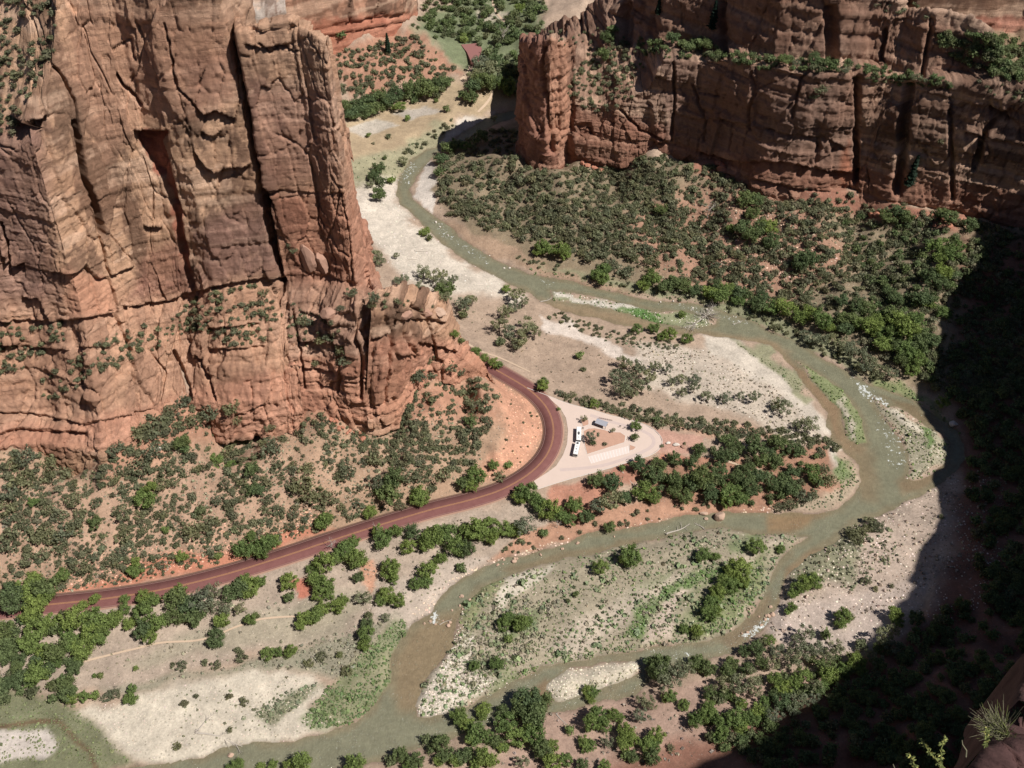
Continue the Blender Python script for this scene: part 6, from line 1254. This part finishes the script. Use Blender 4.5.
# low wooden rail behind the shelter
a = Vector(at_z(599,418.5,RZ)); b = Vector(at_z(612,421,RZ)); root = bpy.data.objects.new('wooden_fence', None); C.objects.link(root); root.location = (a.x, a.y, RZ); d = b-a; n = 6
for i in range(n+1): MB().cyl(tuple(d*(i/n)), tuple(d*(i/n)+Vector((0, 0, 1.1))), .08, n=8).build('post', M_wood, root)
for hz in (.55, .95): MB().cyl(tuple(Vector((0, 0, hz))), tuple(d+Vector((0, 0, hz))), .055, n=8).build('rail', M_wood, root)
tag(root, 'low brown rail fence behind the bus shelter', 'fence')
# sign boards and litter bins on the island path
def sign(px, py, lab, nm='information_sign'):
    p = at_z(px, py, RZ); root = bpy.data.objects.new(nm, None); C.objects.link(root); root.location = (p[0], p[1], RZ+.03); MB().cyl((-.4, 0, 0), (-.4, 0, 1.6), .05).build('post', M_wood, root); MB().cyl((.4, 0, 0), (.4, 0, 1.6), .05).build('post', M_wood, root); MB().box(-.55, .55, -.04, .04, .95, 1.7).build('panel', M_unit, root); tag(root, lab, 'sign')
sign(582.6,429.5,'small dark board beside the bus trailer'); sign(620,427.5,'dark board on the path right of the shelter'); sign(624.5,428.8,'second dark board right of the shelter, nearer the tree')

# ---------------------------------------------------------------- the rock at the photographer's feet, with its plants
def nearmat():
    m, nt, b = nodemat('near_rock'); pos = nt.nodes.new('ShaderNodeTexCoord').outputs['Object']
    n = noise(nt, 9, 8, .7, pos); n2 = noise(nt, 60, 6, .7, pos)
    c = mul(nt, attr(nt, 'Col'), maprange(nt, n, .3, .7, .6, 1.25)); c = mul(nt, c, maprange(nt, n2, .3, .7, .8, 1.15))
    nt.links.new(c, b.inputs['Base Color']); b.inputs['Roughness'].default_value = .9; bump(nt, b, n2, .5, .012); return m
M_near = nearmat()
def at_d(px, py, d):
    v = Vector(raydir(px, py)); return CAM+v*(d/1.0)
def nearrock(name, pts, back, lab, seed, res=60):
    """pts: outline points (px, py, distance) of the rock's visible edge, swept back and down into a solid ledge"""
    E = [at_d(*p) for p in pts]; n = len(E); us = np.linspace(0, n-1, res*3); V = []
    prof = [(0, 0), (.02, .012), (.07, .035), (.16, .05), (.3, .06), (.5, .05), (.8, .0), (1.2, -.1)]
    rows = []
    for u in us:
        i = min(int(u), n-2); e = E[i].lerp(E[i+1], u-i); row = [e+Vector(back)*-.0+Vector((0, 0, -.9)), e+Vector((0, 0, -.3)), e+Vector((0, 0, -.1))]
        for k in range(res):
            t = k/(res-1)*1.2; h = np.interp(t, [a for a, b in prof], [b for a, b in prof]); row.append(e+Vector(back)*t+Vector((0, 0, h)))
        rows.append(row)
    P = np.array([[tuple(q) for q in r_] for r_ in rows]); x, y, z = P[..., 0], P[..., 1], P[..., 2]
    n1 = fbm(x*7+5, y*7+z*5, 5, seed)-.5; n2 = fbm(x*40+5, y*40+z*30, 4, seed+1)-.5; f1, f2, cid, _, _ = worley(x*9+z*4+n1, y*9+n1*2, seed)
    P[..., 2] += n1*.12+n2*.02+(cid-.5)*.05-.02*ss(.06, 0, f2-f1); P[..., 0] += (fbm(y*6+z*6, x*6, 4, seed+3)-.5)*.06
    cc = alb((92, 62, 58))*(.8+.4*fbm(x*9, y*9, 4, seed+6))[..., None]
    o = link(name, mesh_np(name, P.reshape(-1, 3), gridfaces(*P.shape[:2]), [M_near], cc.reshape(-1, 3))); return tag(o, lab, 'rock')
nearrock('rock_ledge', [(940,806,2.6),(958,780,2.7),(978,757,2.8),(996,738,2.9),(1009,724,3.0),(1034,719,3.1),(1080,722,3.2),(1150,734,3.3)], (.55, -.9, .12), 'rough red rock ledge at the bottom right corner, close to the viewer', 3)
nearrock('rock_ledge', [(1018,702,4.2),(1021,684,4.4),(1025,664,4.6),(1034,640,4.8),(1060,610,5.0),(1150,600,5.2)], (.9, -.3, -.5), 'dark rock edge in shade above the near ledge at the right edge', 15, 40)
M_straw = plain('straw', (134, 128, 98), .8, .2, 4); M_stem = plain('green_stem', (120, 128, 60), .8, .15, 4); M_flow = plain('yellow_flower', (190, 184, 84), .7, .1); M_pur = plain('purple_flower', (150, 90, 140), .7, .1)
g = random.Random(12)
bp = at_d(1001,729,2.95); root = bpy.data.objects.new('grass_tuft', None); C.objects.link(root); root.location = bp
def blades(n, mat, L0, L1, nm, spread, r=.0022):
    mb = MB()
    for k in range(n):
        a = g.uniform(0, 6.28); e = Vector((-.5+g.uniform(-spread, spread), .1+g.uniform(-spread, spread), g.uniform(.35, 1))).normalized(); L = g.uniform(L0, L1); p0 = Vector((g.uniform(-.03, .03), g.uniform(-.03, .03), -.02)); bend = Vector((g.uniform(-.3, .1), g.uniform(-.15, .15), g.uniform(-.25, .1)))
        mb.tube([p0, p0+e*L*.5, p0+e*L+bend*L*.3], [r, r*.8, r*.35], 4)
    return mb.build(nm, mat, root)
blades(170, M_straw, .035, .10, 'stems', .8, .0009); blades(90, M_stem, .03, .08, 'leaves', .9, .0012)
tag(root, 'dry straw-coloured grass tuft growing on the near rock ledge', 'grass')
def stalk(px, py, d, h, mat, lab, seed, name='flower_stalk', heads=True, tip=None):
    g = random.Random(seed); p = at_d(px, py, d); root = bpy.data.objects.new(name, None); C.objects.link(root); root.location = p; top = at_d(*tip, d)-p; top = Vector(top)
    pts = [Vector((0, 0, 0)), top*.35+Vector((.004, 0, .003)), top*.7+Vector((-.003, 0, .004)), top]; MB().tube(pts, [.0018, .0016, .0012, .0008], 6).build('stem', M_stem if heads else M_straw, root)
    if heads:
        for nm, mt, n_, s_ in (('leaves', M_stem, 40, .0055), ('flowers', mat, 26, .0045)):
            mb = MB()
            for k in range(n_):
                t = g.uniform(.15, 1) if nm == 'leaves' else g.uniform(.3, 1); i = min(int(t*3), 2); q = pts[i].lerp(pts[i+1], t*3-i) if t < 1 else pts[-1]; e = Vector((g.gauss(0, 1), g.gauss(0, 1), g.gauss(0, 1))).normalized(); u = e.orthogonal().normalized(); c = q+e*s_*1.1
                mb.add([c-e*s_, c+u*s_*.45, c+e*s_, c-u*s_*.45], [(0, 1, 2, 3)])
            mb.build(nm, mt, root)
    tag(root, lab, 'plant')
stalk(935,785,2.4,.1,M_flow,'yellow-flowered stalk with purple tip nearest the rock ledge',1,tip=(945,735)); stalk(946,776,2.45,.1,M_flow,'yellow-green flower stalk leaning left beside the purple-tipped one',2,tip=(922,741))
stalk(925,790,2.4,.1,M_flow,'short brownish flower stalk at the bottom edge',3,tip=(910,754)); stalk(905,790,2.4,.1,M_straw,'leftmost thin dry stem at the bottom edge',4,heads=False,tip=(893,764)); stalk(966,757,2.5,.1,M_straw,'single dry stem just left of the rock ledge',5,heads=False,tip=(962,740))
stalk(984,748,2.8,.1,M_flow,'small yellow-flowered sprig under the grass tuft',6,tip=(988,728))
# ---------------------------------------------------------------- camera, world, light
cam = bpy.data.cameras.new('camera'); co = bpy.data.objects.new('camera', cam); C.objects.link(co)
co.location = (0, 0, CZ); co.rotation_euler = (math.pi/2-PITCH, 0, 0)
cam.sensor_width = 36; cam.lens = F/1024*36; cam.clip_start = .1; cam.clip_end = 8000
SC.camera = co
w = bpy.data.worlds.new('World'); SC.world = w; w.use_nodes = True; nt = w.node_tree
sky = nt.nodes.new('ShaderNodeTexSky'); sky.sky_type = 'NISHITA'; sky.sun_disc = False; sky.sun_elevation = EL
sky.sun_rotation = math.atan2(SUN[0], SUN[1]); sky.altitude = 1700
bg = nt.nodes['Background']; bg.inputs[1].default_value = .05; nt.links.new(sky.outputs[0], bg.inputs[0])
sl = bpy.data.lights.new('sun', 'SUN'); so = bpy.data.objects.new('sun', sl); C.objects.link(so)
sl.energy = 5.0; sl.angle = math.radians(.53); sl.color = (1, .965, .91)
so.rotation_euler = Vector(SUN).to_track_quat('Z', 'Y').to_euler(); so.location = (200, -100, 700)
SC.view_settings.view_transform = 'Standard'; SC.view_settings.look = 'None'; SC.view_settings.exposure = 0.2; SC.view_settings.gamma = 1
SC.cycles.max_bounces = 4; SC.cycles.diffuse_bounces = 2; SC.cycles.transparent_max_bounces = 4
print('done', round(time.time()-T0, 1), len(bpy.data.objects))
